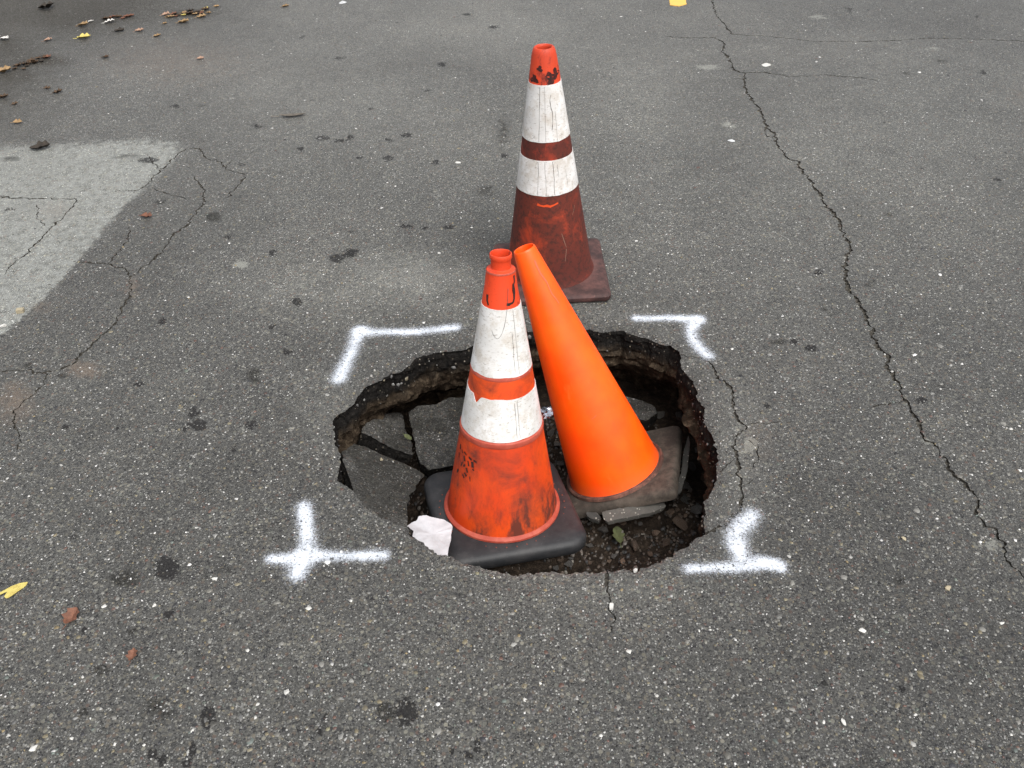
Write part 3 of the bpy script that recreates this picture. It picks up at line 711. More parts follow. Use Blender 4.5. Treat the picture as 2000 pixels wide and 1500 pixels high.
# --- striped cone in the hole
cone = empty('traffic_cone', FRONT.M)
tag(cone, 'orange cone with two white bands and black rubber base standing in the hole', 'traffic cone', 'traffic cones marking the hole')
z0 = 1.5*IN; R = cone_r(.1373, .0227, z0)
V, F = base_mesh(7*IN, .05, [(.004, 0), (0, .006), (0, .022), (.004, .030), (.014, .036), (.05, .039)], 1, .0012); obj('base', V, F, M_RUB_BLACK, cone, True)
tip0 = HT-.1115
V, F = revolve([(R(.036)+.001, .036), (R(.06), .06), (R(.15), .15), (R(.25), .25), (R(.4), .4), (R(.5), .5), (R(tip0-.0005), tip0-.0005)]); body = obj('body', V, F, M_OR_FRONT, cone, True)
V, F = revolve([(R(.033)+.004, .038), (R(.036)+.0062, .040), (R(.036)+.0062, .045), (R(.046)+.0035, .049), (R(.049)+.0002, .051)]); obj('lower_lip', V, F, M_RING, cone, True)
V, F = revolve([(R(tip0), tip0), (R(.64), .64), (.0312, .672), (.0312, .6745), (.030, .6765), (.0245, .678), (.0215, .680), (.0212, .695), (.0222, .699), (.0236, .702), (.0236, .709), (.0226, .711), (.0212, .711), (.0200, .708), (.0195, .69), (.024, .64), (.03, .60)])
tip = obj('tip', V, F, M_OR_TOP, cone, True)
V, F = revolve([(.0310, .6722), (.0318, .6728), (.0318, .6748), (.0306, .6768)]); obj('ledge', V, F, M_RING, tip, True)
notch = lambda a: -.020*max(0, 1-abs(((a-math.radians(212)+math.pi) % (2*math.pi))-math.pi)/.16) + .0012*float(vn(a*6, 0, 91))
V, F = band(R, tip0-6*IN, tip0, .0011, bot=lambda a: .0012*float(vn(a*5, 1, 92))); col1 = obj('reflective_band', V, F, M_WHITE, cone, True)
V, F = band(R, tip0-12*IN, tip0-8*IN, .0011, top=notch, bot=lambda a: .001*float(vn(a*5, 2, 92))); col2 = obj('reflective_band', V, F, M_WHITE, cone, True)
V, F = revolve([(R(tip0-6*IN-.001)+.0002, tip0-6*IN-.001), (R(tip0-6*IN-.005)+.0016, tip0-6*IN-.005), (R(tip0-6*IN-.009)+.0003, tip0-6*IN-.009)]); obj('ridge', V, F, M_RING, cone, True)
V, F = revolve([(R(tip0-12*IN-.002)+.0002, tip0-12*IN-.002), (R(tip0-12*IN-.005)+.003, tip0-12*IN-.005), (R(tip0-12*IN-.013)+.003, tip0-12*IN-.013), (R(tip0-12*IN-.018)+.0002, tip0-12*IN-.018)]); obj('ridge', V, F, M_RING, cone, True)
for a, h0, h1, p in ((-.98, tip0-6*IN+.004, tip0-.004, col1), (-1.13, tip0-6*IN+.01, tip0-.05, col1), (-1.14, tip0-12*IN+.004, tip0-8*IN-.004, col2), (-1.22, tip0-12*IN+.006, tip0-8*IN-.01, col2)):
    strip(R, line_pts(a-.2, h0, h1, 12, .008, a), .0007, .0016, 'seam', M_SEAM, p)
strip(R, [(-2.2+.2*t, tip0-.045-.012*t*(2.4-t)) for t in np.linspace(0, 4.2, 12)], .0009, .0016, 'crease', M_SEAM, col1)
for (a, h, da, dh, wd) in [(-2.993,.244,.03,-.012,.006),(-2.998,.221,.02,-.012,.005),(-2.943,.181,.03,.012,.005),(-2.863,.239,.05,-.006,.005),(-2.74,.241,.1,-.003,.006),(-2.746,.227,.05,-.012,.005),(-2.56,.237,.1,-.004,.006),(-2.479,.225,.03,-.014,.006),(-2.42,.236,.09,-.002,.006),(-2.6,.222,.04,-.012,.006),(-2.447,.213,.035,-.004,.007),(-2.709,.182,.06,-.006,.007),(-2.62,.203,.05,-.010,.007),(-2.65,.190,.08,-.005,.006),(-2.508,.186,.02,-.012,.003),(-2.818,.208,.03,.012,.004),(-2.72,.21,.05,.008,.004)]:
    strip(R, [(a+da*t, h+dh*t) for t in (-.5, -.15, .2, .5)], wd, .0012, 'stencil_mark', M_INK, body)
for pts in ([(-.78,.668),(-.80,.655),(-.95,.65),(-.98,.64)], [(-.98,.64),(-.95,.63),(-1.0,.62),(-1.1,.612)], [(-1.1,.612),(-1.35,.610),(-1.5,.611)], [(-2.66,.628),(-2.62,.615),(-2.5,.606)]):
    strip(lambda h: R(h) if h < .64 else R(h)+.0012, pts, .006, .0007, 'black_smear', M_INK, tip)
dotV, dotF = revolve([(.0001, .0014), (.0012, .0012), (.0017, .0004), (.0018, -.001)], 10)
dme = mesh_from('stud', dotV, dotF); k = NT('orange_stud'); M_STUD = k.fin((.20, .055, .035), .7, .3)
for i in range(40):
    a = 2*math.pi*i/40; o = link('stud', dme, M_STUD, cone); o.location = (.156*math.cos(a), .156*math.sin(a), .0372+.0005)

# --- plain orange cone leaning in the hole
cone = empty('traffic_cone', ORANGE.M)
tag(cone, 'plain bright orange cone without bands, leaning left in the hole', 'traffic cone', 'traffic cones marking the hole')
z0 = 1.5*IN; R = cone_r(.1276, .0274, z0)
V, F = base_mesh(.159, .022, [(.006, 0), (0, .005), (0, .020), (.003, .028), (.010, .033), (.03, .035)], 5, .004); V = [(x+.018+.004*math.sin(y*60), y+.008+.004*math.sin(x*50+1), z) for x, y, z in V]; obj('base', V, F, M_RUB_BROWN, cone, True)
V, F = revolve([(R(.036)+.002, .034), (R(.05), .05), (R(.2), .2), (R(.35), .35), (R(.5), .5), (R(.68), .68), (R(.706), .706), (.0272, .7095), (.0258, .7112), (.0243, .7105), (.0234, .707), (.025, .68), (.045, .5), (.12, .05)]); body = obj('body', V, F, M_OR_CLEAN, cone, True)
V, F = revolve([(R(.036)+.012, .033), (R(.036)+.010, .0395), (R(.036)+.006, .041), (R(.04)+.003, .0385), (R(.042)+.0006, .041)]); obj('lower_lip', V, F, M_RING_B, cone, True)
for pts in ([(-.85,.682),(-.88,.668),(-.874,.648),(-.80,.633)], [(-.80,.633),(-.745,.621),(-.77,.605),(-.778,.59),(-.70,.575),(-.66,.56)]):
    strip(R, pts, .0034, .0006, 'scuff', M_SCUFF, body)
strip(R, [(-1.336,.257),(-1.25,.2585),(-1.152,.262)], .0018, .0006, 'scuff', M_SCUFF, body)

# --- banded cone behind the hole
cone = empty('traffic_cone', REAR.M)
tag(cone, 'grimy dark red cone with two white bands standing on the road behind the hole', 'traffic cone', 'traffic cones marking the hole')
z0 = 1.3*IN; R = cone_r(.1342, .0307, z0)
V, F = base_mesh(7*IN, .02, [(.004, 0), (0, .005), (0, .016), (.004, .021), (.012, .024), (.045, .028)], 9, .0015); obj('base', V, F, M_RUB_MAROON, cone, True)
t1 = HT-3.5*IN
V, F = revolve([(R(.03)+.006, .026), (R(.034)+.003, .033), (R(.045)+.0008, .045), (R(.08), .08), (R(.16), .16), (R(.3), .3), (R(.4), .4), (R(.5), .5), (R(t1-.0005), t1-.0005)]); body = obj('body', V, F, M_OR_REAR, cone, True)
V, F = revolve([(R(t1), t1), (R(.66), .66), (R(.69), .69), (.0318, .699), (.0295, .7065), (.0262, .7105), (.0228, .711), (.0205, .709), (.0195, .704), (.022, .68), (.03, .62)]); tip = obj('tip', V, F, M_OR_RTOP, cone, True)
def blotch(R, a0, h0, da, dh, seed, parent, mat):
    r_ = random.Random(seed); n = 22; V = []
    for i in range(n):
        t = 2*math.pi*i/n; f = 1+.35*math.sin(3*t+seed)+r_.uniform(-.22, .22); a = a0+da*f*math.cos(t); h = h0+dh*f*math.sin(t)
        V.append(((R(h)+.0006)*math.cos(a), (R(h)+.0006)*math.sin(a), h))
    V.append(((R(h0)+.0009)*math.cos(a0), (R(h0)+.0009)*math.sin(a0), h0))
    return obj('grime_blotch', V, [(i, (i+1) % n, n) for i in range(n)], mat, parent, True)
k = NT('dark_red_grime'); M_BLOT = k.fin(k.mix(k.step(k.noise(120, 4, .7), .4, .65), (.022, .007, .006), (.075, .012, .009)), .65, .3)
blotch(R, -1.15, t1+.018, .42, .014, 1, tip, M_BLOT); blotch(R, -.75, t1+.026, .3, .012, 2, tip, M_BLOT); blotch(R, -2.35, t1+.014, .3, .010, 3, tip, M_BLOT); blotch(R, -1.95, t1+.042, .22, .007, 4, tip, M_BLOT)
V, F = band(R, t1-6*IN, t1, .0011, bot=lambda a: .001*float(vn(a*5, 3, 92))); col1 = obj('reflective_band', V, F, M_WHITE, cone, True)
V, F = band(R, t1-12*IN, t1-8*IN, .0011, bot=lambda a: .001*float(vn(a*5, 4, 92))); col2 = obj('reflective_band', V, F, M_WHITE, cone, True)
for d, top, bot, w_ in ((-21, 0, 1, .0009), (-5, .0, 1, .0005), (13, .15, .8, .0013), (24, .45, 1, .0006)):
    strip(R, line_pts(math.radians(-90+d+1), t1-.004-top*.145, t1-.152*bot+.002, 16, .05 if d == 13 else .012, d), w_, .0015, 'split', M_SEAM, col1)
for d, top, bot, w_ in ((-21, 0, 1, .0009), (-6, 0, 1, .0008), (10, .0, 1, .0011), (20, .1, .5, .0007), (38, .3, .8, .0005)):
    strip(R, line_pts(math.radians(-90+d), t1-8*IN-.003-top*.1, t1-8*IN-.1016*bot+.002, 12, .02, d+3), w_, .0015, 'split', M_SEAM, col2)
strip(R, [(-1.95,.293),(-1.85,.290),(-1.75,.2885),(-1.65,.290),(-1.55,.287),(-1.42,.291),(-1.3,.295)], .006, .0006, 'scrape', M_SCRO, body)
for pts in ([(-.702,.271),(-.76,.258),(-.842,.246)], [(-1.256,.201),(-1.2,.175),(-1.156,.155)], [(-1.156,.150),(-1.19,.13),(-1.218,.112)]):
    strip(R, pts, .0014, .0006, 'scratch', M_SCR, body)

# ------------------------------------------------------------------ spray paint
def paint_material():
    k = NT('white_spray_paint'); d = k.sep(k.attr('spray_cover'))[0]
    pit = k.noise(140, 4, .7); sp = k.noise(260, 3, .75)
    v = k.math('ADD', k.math('MULTIPLY', d, 1.2), k.math('MULTIPLY', k.math('SUBTRACT', sp, .5), 1.7))
    al = k.step(v, .14, 1.3)
    hole = k.step(k.math('ADD', pit, k.math('MULTIPLY', d, .03)), .39, .46)
    al = k.math('MULTIPLY', al, k.math('ADD', .12, k.math('MULTIPLY', hole, .83)))
    c = k.mix(k.noise(60, 3), (.60, .645, .72), (.70, .74, .80))
    k.fin(c, .6, .35, k.bump(k.noise(420, 3, .6), .5, .0015), Alpha=al)
    return k.m
M_SPRAY = paint_material()
def spray(strokes, label):
    segs = []
    for rpx, pts in strokes:
        P = gps(pts)[:, :2]; mid = pts[len(pts)//2]; sc = np.linalg.norm(gp(mid[0]+rpx, mid[1])[:2]-gp(*mid)[:2])
        Q, t = resample(P, .012); sc *= 1.22; segs.append((Q + .0015*np.stack([vn(t*20, t*0, 95), vn(t*20, t*0, 96)], 1), sc, t))
    allp = np.vstack([s[0] for s in segs]); lo = allp.min(0)-.07; hi = allp.max(0)+.07
    st = .0035; xs = np.arange(lo[0], hi[0], st); ys = np.arange(lo[1], hi[1], st); X, Y = np.meshgrid(xs, ys)
    G = np.column_stack([X.ravel(), Y.ravel()]); dens = np.zeros(len(G))
    for Q, sc, t in segs:
        d = polydist(G, Q, False); dens = 1-(1-dens)*(1-np.exp(-(d/(sc*1.05))**1.7)*.98)
    dens = np.clip(dens*(.92+.16*vn(G[:, 0]*30, G[:, 1]*30, 97)), 0, 1)
    m = dens.reshape(X.shape) > .015; nx = len(xs)
    F = []; 
    q = m[:-1, :-1] | m[1:, :-1] | m[:-1, 1:] | m[1:, 1:]
    inh = inpoly(G, HOLE).reshape(X.shape)
    q &= ~(inh[:-1, :-1] | inh[1:, 1:])
    jj, ii = np.where(q); F = np.stack([jj*nx+ii, jj*nx+ii+1, (jj+1)*nx+ii+1, (jj+1)*nx+ii], 1)
    us = np.unique(F); mp = -np.ones(len(G), int); mp[us] = np.arange(len(us))
    V = np.column_stack([G[us], road_z(G[us, 0], G[us, 1])+.0016])
    me = mesh_from('spray_paint_mark', V, mp[F]); color_attr(me, 'spray_cover', np.repeat(dens[us][:, None], 3, 1))
    return tag(link('spray_paint_mark', me, M_SPRAY, None, True), label, 'paint mark', 'white spray paint corner marks around the hole')
spray([(11, [(890,640),(850,645),(795,650),(720,650),(703,646)]), (13, [(703,650),(697,662),(690,680),(676,710),(664,742)])], 'white spray paint corner mark at the far left of the hole')
spray([(10, [(1244,623),(1300,622),(1364,624)]), (12, [(1364,626),(1350,643),(1353,664),(1368,682),(1384,696)])], 'white spray paint corner mark at the far right of the hole')
spray([(14, [(595,990),(598,1010),(600,1040),(598,1075)]), (17, [(598,1080),(590,1105),(582,1122)]), (12, [(530,1093),(560,1092),(600,1088),(640,1086),(700,1088),(750,1085)])], 'white spray paint cross at the near left of the hole')
spray([(16, [(1470,1008),(1462,1018)]), (17, [(1448,1030),(1439,1042),(1437,1058)]), (15, [(1440,1060),(1444,1075),(1448,1092)]), (12, [(1346,1112),(1400,1110),(1440,1110),(1492,1103),(1524,1110)]), (12, [(1486,1100),(1512,1102)])], 'thick white spray paint mark at the near right of the hole')

k = NT('yellow_road_paint'); c = k.mix(k.step(k.noise(90, 4, .7), .52, .66), (.72, .42, .09), (.55, .36, .14)); M_YEL = k.fin(c, .7, .3)
q = gps([(1304,-14),(1334,-16),(1341,10),(1326,14),(1309,12)]); Q, t = resample(q, .012, True); Q[:, :2] += rng.uniform(-.002, .002, (len(Q), 2)); n = len(Q)
Zr = road_z(Q[:, 0], Q[:, 1]); V = [(a, b, z+.0035) for (a, b, _), z in zip(Q, Zr)]+[(a, b, z-.002) for (a, b, _), z in zip(Q, Zr)]
tag(obj('yellow_road_marking', V, [tuple(range(n))]+[(i, i+n, (i+1) % n+n, (i+1) % n) for i in range(n)], M_YEL), 'small yellow paint block on the road at the top edge', 'road marking')

# ------------------------------------------------------------------ rubble
def rock_mesh(seed, flat=.7):
    r = random.Random(seed); bm = bmesh.new()
    for _ in range(15):
        v = Vector((r.gauss(0, 1), r.gauss(0, 1), r.gauss(0, 1))).normalized()*r.uniform(.75, 1.05)
        bm.verts.new((v.x, v.y*r.uniform(.75, 1), v.z*flat))
    h = bmesh.ops.convex_hull(bm, input=bm.verts); bmesh.ops.delete(bm, geom=[e for e in h['geom_interior'] if isinstance(e, bmesh.types.BMVert)], context='VERTS')
    me = bpy.data.meshes.new('rock'); bm.to_mesh(me); bm.free(); return me
ROCKS = {}
def rock(kind, i):
    if (kind, i) not in ROCKS:
        me = rock_mesh(i+17, .55+.12*(i % 3)); me.materials.append({'a': M_RUB, 'b': M_RUBB, 'g': M_RUBG}[kind]); ROCKS[(kind, i)] = me
    return ROCKS[(kind, i)]
NAMED = [  # px, py, radius m, kind, squash, label
 (1290,810,.026,'g',.5,'grey broken chunk leaning behind the plain orange cone base'),
 (1328,812,.022,'g',.8,'grey angular lump at the right back corner of the plain orange cone base'),
 (1352,830,.016,'g',.8,None),(1258,818,.014,'g',.6,None),
 (1076,845,.020,'a',.7,None),(1088,868,.017,'a',.7,None),(1070,880,.016,'a',.6,None),(1092,905,.020,'a',.6,None),(1082,920,.014,'a',.6,None),(1064,862,.012,'b',.6,None),(1068,905,.014,'b',.6,None),
 (1362,998,.030,'a',.9,'big black asphalt lump against the right side of the hole'),
 (1328,1020,.030,'b',.8,'reddish brown rock on the right side of the hole floor'),
 (1240,1066,.024,'b',.6,'flat brown stone on the soil at the near side of the hole'),
 (1176,1034,.020,'a',.6,None),(1152,1066,.016,'a',.6,None),(1282,1040,.016,'b',.7,None),(1300,1060,.018,'b',.7,None),(1200,1086,.012,'a',.6,None),(1270,1082,.013,'b',.7,None),(1340,950,.022,'a',.8,None),(1352,910,.020,'a',.8,None),(1376,935,.02,'b',.8,None),(1338,975,.016,'g',.7,None),(1216,1020,.014,'b',.6,None),(1250,1022,.012,'a',.6,None),(1310,1000,.018,'b',.6,None),(1110,1098,.018,'a',.6,None),(1085,1108,.014,'a',.6,None),(1150,1098,.012,'b',.6,None),
 (1362,880,.02,'a',.8,None),(1366,850,.018,'b',.8,None),(1160,1000,.012,'a',.6,None),(1142,985,.012,'a',.6,None),
]
LBL = {'a': 'black broken asphalt crumb lying in the hole', 'b': 'brown earthy stone lying in the hole', 'g': 'pale grey concrete crumb lying in the hole'}
GRP = {'a': 'black rubble crumbs in the hole', 'b': 'brown rubble stones in the hole', 'g': 'grey rubble crumbs in the hole'}
def add_rock(p, r, kind, sq, label, i):
    o = bpy.data.objects.new('rubble_chunk', rock(kind, i % 9)); COL.objects.link(o)
    o.location = p; o.scale = (r, r*rnd.uniform(.7, 1), r*sq); o.rotation_euler = (rnd.uniform(-.3, .3), rnd.uniform(-.3, .3), rnd.uniform(0, 6.28))
    x, y = p[0], p[1]
    where = 'between the two cones' if x < .16 and y > 1.45 else 'behind the plain orange cone' if y > 1.72 else 'right of the plain orange cone' if x > .36 and y > 1.36 else 'on the soil at the near side'
    return tag(o, label or LBL[kind].replace('in the hole', 'in the hole '+where), 'rubble', GRP[kind]+' '+where)
for i, (px, py, r, kind, sq, lab) in enumerate(NAMED):
    p = fp(px, py, r*sq*.35)
    if not clear_of_bases(p[0], p[1], p[2], r*.4): 
        p[2] = min(float(FRONT.plane(p[0], p[1])), float(ORANGE.plane(p[0], p[1]))) - r*sq*.8
    add_rock(p, r, kind, sq, lab, i)
cnt = 0
for i in range(900):
    if cnt >= 110: break
    px, py = rnd.uniform(1050, 1400), rnd.uniform(760, 1112)
    p = fp(px, py, .002); r = .0035+.009*rnd.random()**2
    if not inpoly(p[None, :2], HOLE)[0] or not clear_of_bases(p[0], p[1], p[2], r): continue
    add_rock(p, r, rnd.choice('aabb' if py > 990 else 'aaab'), .7, None, i); cnt += 1

# flat broken plates under the orange cone base
def plate(px_pts, z, slope, thick, label, mat):
    c0 = gp(*np.mean(px_pts, 0), z); P = []
    for a, b in px_pts:
        p = gp(a, b, z)
        for _ in range(6): p = gp(a, b, z+slope[0]*(p[0]-c0[0])+slope[1]*(p[1]-c0[1]))
        P.append(p)
    Q, t = resample(np.array(P), .006, True); n = len(Q); Q += rng.uniform(-.0012, .0012, Q.shape)
    cen = Q.mean(0); V = list(Q-cen)+[((q-cen)*.97-np.array([0, 0, thick*.5])) for q in Q]+[((q-cen)*.93-np.array([0, 0, thick])) for q in Q]
    F = [tuple(range(n))]+[(r*n+i, (r+1)*n+i, (r+1)*n+(i+1) % n, r*n+(i+1) % n) for r in range(2) for i in range(n)]+[tuple(2*n+i for i in range(n))[::-1]]
    o = obj('broken_plate', V, F, mat); o.location = cen
    return tag(o, label, 'rubble')
plate([(1176,1000),(1200,994),(1240,989),(1280,981),(1298,982),(1302,990),(1270,1001),(1230,1010),(1185,1019),(1178,1012)], -.20, (.1, .1), .014, 'long thin grey broken plate under the front edge of the plain orange cone', M_RUBG)
plate([(1146,1000),(1166,1001),(1174,1010),(1172,1018),(1156,1014),(1146,1008)], -.225, (0, .1), .012, 'small grey broken plate between the two cone bases', M_RUBG)
plate([(1298,968),(1318,952),(1330,925),(1336,880),(1344,850),(1348,868),(1342,920),(1330,962),(1306,974)], -.20, (.2, 0), .014, 'curved grey broken plate along the right edge of the plain orange cone base', M_RUBG)

# ------------------------------------------------------------------ white scrap, foil
k = NT('white_plastic_scrap'); M_SCRAP = k.fin(k.mix(k.step(k.noise(22, 4, .6), .35, .7), (.60, .59, .61), (.46, .445, .455)), .5, .4, k.bump(k.noise(34, 3, .6), .5, .004))
sp = [(795,1027),(806,1019),(815,1017),(818,1010),(826,1008),(848,1011),(857,1014),(866,1012),(875,1019),(884,1027),(882,1040),(880,1054),(877,1070),(874,1086),(866,1088),(850,1082),(838,1076),(828,1066),(812,1060),(800,1045)]
def scrap_z(a, b): return -.040 - .0006*(1070-b)*1.0
P = np.array([gp(a, b, scrap_z(a, b)) for a, b in sp]); Q, t = resample(P, .006, True); n = len(Q)
Q += (.0012*np.stack([vn(t*90, t*0, 5), vn(t*90, t*0, 6), vn(t*60, t*0, 7)], 1))
cen = Q.mean(0); rings = [1., .75, .5, .25]; V = []
for thk in (0, -.0018):
    for s in rings:
        for q in Q:
            d = (q-cen)*s; V.append(d+np.array([0, 0, thk+.003*float(fbm(d[0]*40, d[1]*40, 8, 2))]))
    V.append(np.array([0, 0, thk+.003*float(fbm(0, 0, 8, 2))]))
m = 4*n+1; F = []
for L in (0, 1):
    o_ = L*m
    for r in range(3):
        for i in range(n):
            j = (i+1) % n; f = (o_+r*n+i, o_+r*n+j, o_+(r+1)*n+j, o_+(r+1)*n+i); F.append(f if L == 0 else f[::-1])
    for i in range(n): f = (o_+3*n+i, o_+3*n+(i+1) % n, o_+4*n); F.append(f if L == 0 else f[::-1])
F += [(i, m+i, m+(i+1) % n, (i+1) % n) for i in range(n)]
o = obj('plastic_scrap', V, F, M_SCRAP, None, True); o.location = cen
tag(o, 'torn white plastic scrap wedged between the hole edge and the black cone base', 'scrap')

k = NT('crumpled_foil'); M_FOIL = k.fin((.7, .72, .78), .25, .5, None, Metallic=1.)
bm = bmesh.new(); bmesh.ops.create_icosphere(bm, subdivisions=3, radius=.021); r_ = random.Random(3)
for v in bm.verts: v.co *= 1+r_.uniform(-.28, .22); v.co.z *= .7
me = bpy.data.meshes.new('foil_scrap'); bm.to_mesh(me); bm.free(); o = link('foil_scrap', me, M_FOIL)
p = gp(1068, 806, -.165); o.location = p; tag(o, 'crumpled shiny foil scrap glinting between the two cones in the hole', 'foil scrap')

# ------------------------------------------------------------------ leaves and small litter
def leaf_mat(name, a, b):
    k = NT(name); c = k.mix(k.step(k.noise(90, 4, .65), .35, .68), a, b); return k.fin(c, .7, .3, k.bump(k.noise(240, 3), .4, .0012))
LM = {'tan': leaf_mat('dry_tan_leaf', (.30, .20, .10), (.20, .125, .06)), 'yel': leaf_mat('yellow_leaf', (.52, .44, .13), (.42, .33, .09)), 'red': leaf_mat('red_brown_leaf', (.17, .075, .045), (.11, .048, .03)),
      'brn': leaf_mat('brown_leaf', (.085, .05, .026), (.05, .032, .02)), 'blk': leaf_mat('rotten_dark_leaf', (.04, .032, .024), (.025, .02, .016)), 'pnk': leaf_mat('faded_pink_leaf', (.34, .22, .16), (.26, .16, .11)),
      'grn': leaf_mat('wilted_green_leaf', (.10, .115, .05), (.07, .075, .035)), 'wht': leaf_mat('white_litter', (.55, .54, .51), (.46, .44, .41)), 'gry': leaf_mat('grey_dry_leaf', (.12, .105, .085), (.08, .07, .06))}
def leaf_mesh(seed, L, W, curl, lobes=0, shrivel=0.):
    """blade with midrib fold, pointed tip, short stalk"""
    r = random.Random(seed); n = 9; V = []; F = []
    ph = r.uniform(0, 6)
    for i in range(n):
        t = i/(n-1); wd = W*math.sin(math.pi*min(1, t*.93+.04))**.8*(1+lobes*.38*math.sin(t*17+ph))
        z = curl*L*(t-.4)**2 + r.uniform(-1, 1)*shrivel*W
        for s in (-1, -.5, 0, .5, 1):
            V.append(((t-.5)*L, s*wd+r.uniform(-.05, .05)*W, z+abs(s)*wd*(.25+curl*.6)+r.uniform(-1, 1)*shrivel*W*.5))
    for i in range(n-1):
        for s in range(4): a = i*5+s; F.append((a, a+1, a+6, a+5))
    b = len(V); s = .03*L
    V += [(-.5*L, -s, 0), (-.5*L, s, 0), (-.5*L, 0, s), (-.8*L, -s*.6, .01*L), (-.8*L, s*.6, .01*L), (-.8*L, 0, s)]
    F += [(b, b+1, b+4, b+3), (b+1, b+2, b+5, b+4), (b+2, b, b+3, b+5), (b+3, b+4, b+5)]
    return mesh_from('leaf', V, F)
def leaf(px, py, wpx, kind, label, group=None, asp=.8, rot=None, curl=.5, lobes=.8, shr=.1, z=None, name='fallen_leaf', cat='leaf', i=[0]):
    i[0] += 1
    if z is None:
        p = gp(px, py); p[2] = float(road_z(p[0], p[1]))+.002
    else: p = gp(px, py, z)
    dist = np.linalg.norm(p-np.array([0, 0, CAM_H])); L = wpx*dist/CAM_F*1.1
    o = link(name, leaf_mesh(i[0]*7, L, L*asp*.5, curl, lobes, shr), LM[kind], None, True)
    o.location = p; o.rotation_euler = (rnd.uniform(-.08, .08), rnd.uniform(-.08, .08), rnd.uniform(-.5, .5) if rot is None else rot)
    me = o.data; zmin = min(v.co.z for v in me.vertices); o.location.z -= min(0, zmin)*.6
    return tag(o, label, cat, group)
GUT = 'leaf litter along the top left of the road'
for px, py, wpx, kind, lab in [(325,30,13,'pnk','reddish tan leaf at the left end of the longest litter strip'),(359,45,18,'tan','flat yellowish tan leaf just below the longest litter strip'),(394,34,15,'tan','tan leaf at the right end of the longest litter strip'),(215,45,15,'wht','pale cream scrap left of the longest litter strip'),(164,52,18,'tan','long tan leaf near the top left of the road'),(178,44,9,'wht','small white scrap beside the long tan leaf at top left'),(273,62,13,'pnk','pinkish leaf below the longest litter strip'),(234,62,15,'blk','dark olive leaf below the brown twigs at top left'),(165,76,20,'yel','yellow and dark leaf near the top left corner'),(95,81,12,'pnk','small pink leaf near the top left corner'),(10,79,15,'wht','white scrap at the left edge near the top'),(308,72,12,'tan','faded tan leaf under the flat yellowish leaf'),(392,117,12,'pnk','single pale tan leaf alone on the road at upper left'),(423,14,9,'tan','small tan leaf right of the longest litter strip'),(558,14,12,'tan','small tan scrap at the top edge of the road'),(322,47,8,'tan','tiny tan leaf crumb under the reddish tan leaf'),(10,142,22,'tan','tan leaf at the left edge at the end of the brown litter streak'),(114,183,15,'brn','dark brown leaf alone left of the pale patch, upper left'),(93,175,11,'brn','small brown leaf beside the lone dark brown leaf'),(7,192,16,'brn','brown leaf cut by the left edge of the picture'),(35,241,14,'tan','tan and dark leaf above the pale road patch'),(80,290,30,'blk','dark curled leaf at the top edge of the pale road patch'),(207,115,13,'brn','brown leaf crumb in the middle of the upper left road'),(287,426,20,'red','red brown leaf on the road right of the pale patch'),(30,205,10,'brn','little brown leaf crumb at the left edge'),(93,17,24,'blk','black leaf in the dark upper left corner')]:
    leaf(px, py, wpx, kind, lab, GUT if py < 300 else None)
for t in np.linspace(0, 1, 22):
    leaf(330+78*t+rnd.uniform(-6, 6), 31-10*t+rnd.uniform(-4, 5), rnd.uniform(6, 13), rnd.choice(['tan', 'brn', 'brn', 'red', 'blk', 'yel']), 'small dry leaf bit in the longest litter strip at top left', 'leaf bits of the longest litter strip')
for t in np.linspace(0, 1, 18):
    leaf(35+58*t+rnd.uniform(-6, 6), 136-24*t+rnd.uniform(-4, 4), rnd.uniform(6, 14), rnd.choice(['brn', 'brn', 'blk', 'red', 'brn']), 'small brown leaf bit in the litter streak at the left edge', 'leaf bits of the left litter streak')
for t in np.linspace(0, 1, 8):
    leaf(205+50*t, 38-3*t+rnd.uniform(-2, 2), rnd.uniform(7, 14), rnd.choice(['brn', 'red', 'brn']), 'thin brown leaf bit in the short litter streak at top left', 'leaf bits of the short litter streak')
leaf(572, 229, 44, 'gry', 'long grey brown dried leaf with a stalk, alone on the upper road', None, .28, .1, .35, 0, .05)
leaf(142, 1206, 28, 'red', 'shrivelled red brown leaf at the lower left, nearer the yellow leaf', None, .85, 1.2, .6, .9, .16)
leaf(260, 1281, 20, 'red', 'smaller red brown leaf right of the shrivelled one at lower left', None, .8, 1.5, .6, .8, .14)
p = fp(1207, 1048, .02); leaf(1207, 1048, 32, 'grn', 'wilted green leaf lying on the soil at the near side of the hole', None, .6, 1.7, .6, .8, .08, z=float(p[2])+.006)
leaf(797, 856, 22, 'grn', 'small green leaf in the gap between the sunken slabs', None, .45, -.9, .5, .3, .08, z=-.128)
# forked yellow leaf
P = gps([(-6,1164),(10,1154),(22,1146),(38,1140),(55,1136),(50,1144),(42,1152),(30,1161),(14,1171),(9,1167),(16,1156),(4,1163)]); Q, t = resample(P, .0035, True); n = len(Q); cen = Q.mean(0)
zf = lambda q: .004+.004*float(vn(q[0]*40, q[1]*40, 3))
V = [(q[0]-cen[0], q[1]-cen[1], zf(q)) for q in Q]+[(q[0]-cen[0], q[1]-cen[1], zf(q)-.0006) for q in Q]
o = obj('fallen_leaf', V, [tuple(range(n)), tuple(range(2*n-1, n-1, -1))]+[(i, i+n, (i+1) % n+n, (i+1) % n) for i in range(n)], LM['yel']); o.location = (cen[0], cen[1], float(road_z(cen[0], cen[1])))
tag(o, 'forked bright yellow leaf at the left edge of the lower road', 'leaf')

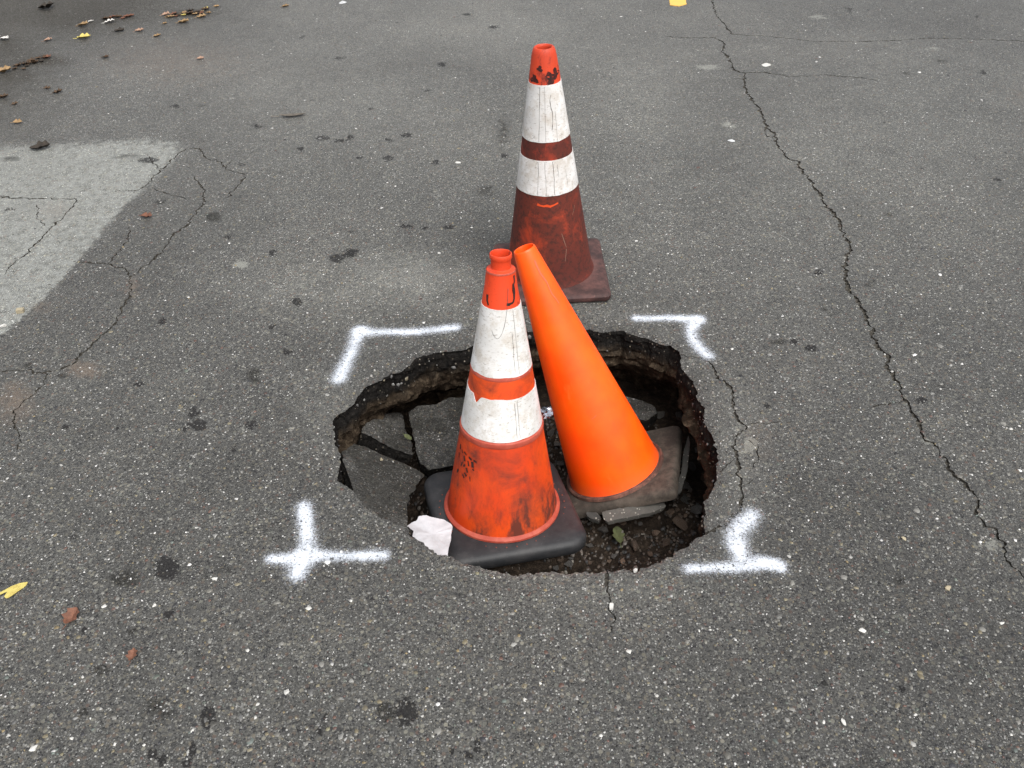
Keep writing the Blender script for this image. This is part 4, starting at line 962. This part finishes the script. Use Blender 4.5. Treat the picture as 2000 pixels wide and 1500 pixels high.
# pebbles and flat spots
k = NT('white_pebble'); M_PW = k.fin(k.mix(k.noise(120, 3), (.60, .59, .56), (.42, .41, .38)), .7, .35)
k = NT('cream_pebble'); M_PC = k.fin(k.mix(k.noise(120, 3), (.36, .31, .21), (.26, .225, .16)), .7, .35)
k = NT('pale_gum'); M_GUM = k.fin(k.mix(k.noise(80, 3), (.42, .43, .43), (.52, .53, .53)), .7, .35)
def pebble(px, py, wpx, sx, sy, sz, rot, mat, label, name='pebble', cat='pebble', box=False, group=None, z=None):
    p = gp(px, py, 0 if z is None else z); zz = float(road_z(p[0], p[1])) if z is None else z
    r = .5*wpx*np.linalg.norm(p-np.array([0, 0, CAM_H]))/CAM_F; bm = bmesh.new(); q = random.Random(int(px*3+py))
    if box:
        bmesh.ops.create_cube(bm, size=2); bmesh.ops.bevel(bm, geom=bm.edges[:], offset=.18, segments=2, affect='EDGES')
        for v in bm.verts: v.co += Vector((q.uniform(-.06, .06), q.uniform(-.06, .06), q.uniform(-.04, .04)))
    else:
        for _ in range(13):
            v = Vector((q.gauss(0, 1), q.gauss(0, 1), q.gauss(0, 1))).normalized()*q.uniform(.8, 1.05); bm.verts.new(v)
        hh = bmesh.ops.convex_hull(bm, input=bm.verts); bmesh.ops.delete(bm, geom=[e for e in hh['geom_interior'] if isinstance(e, bmesh.types.BMVert)], context='VERTS')
        bmesh.ops.bevel(bm, geom=bm.edges[:], offset=.09, segments=1, affect='EDGES')
    for v in bm.verts: v.co = Vector((v.co.x*r*sx, v.co.y*r*sy, v.co.z*r*sz))
    me = bpy.data.meshes.new(name); bm.to_mesh(me); bm.free(); o = link(name, me, mat, None, sz < .2)
    o.location = (p[0], p[1], zz+r*sz*.55); o.rotation_euler.z = rot
    return tag(o, label, cat, group)
pebble(1194,1187,12,.62,1.05,.5,-.15, M_PW, 'white rectangular chip lying on the crack in front of the hole', 'white_chip', 'chip', True)
pebble(41,610,12,1,.8,.7,.2, M_PC, 'cream pebble beside the edge of the pale road patch at left', box=True)
pebble(420,1131,13,1,.75,.55,.3, M_PW, 'white pebble left of the white cross mark')
pebble(8,639,14,1,.6,.5,.6, M_PW, 'pale pebble at the left edge of the picture')
pebble(745,898,10,.8,1.1,.5,.3, M_PC, 'tiny tan pebble lying on the large sunken slab', z=-.085)
pebble(1242,1117,16,1,.7,.6,.2, M_PW, 'white stone at the near lip of the hole')
pebble(1683,1233,17,1,.8,.4,-.5, M_PW, 'white pebble on the road at lower right, the larger of two')
pebble(1647,1411,16,.7,1.2,.4,.4, M_PW, 'long white pebble near the bottom right of the road')
pebble(66,1462,16,1.1,.7,.4,.6, M_PW, 'white pebble near the bottom left corner')
pebble(303,1182,13,1.1,.5,.4,.5, M_PW, 'slim white pebble on the left road above the small red brown leaf')
pebble(1852,1149,16,1,.8,.35,.3, M_PC, 'cream pebble low on the right side of the road')
pebble(1765,1053,12,.9,1.2,.35,.7, M_PC, 'tan pebble right of the thick white mark')
pebble(1496,127,19,1,1.25,.10,0, M_PW, 'round white spot on the upper road right of the crack', 'gum_spot', 'gum spot')
pebble(1430,275,20,1,.8,.08,0, M_GUM, 'flat pale spot left of the long crack', 'gum_spot', 'gum spot')
pebble(895,318,12,1,1,.14,0, M_PW, 'small pale spot left of the banded cone behind the hole', 'gum_spot', 'gum spot')
pebble(668,4,20,1,1.1,.10,0, M_GUM, 'pale spot at the top edge of the road', 'gum_spot', 'gum spot')
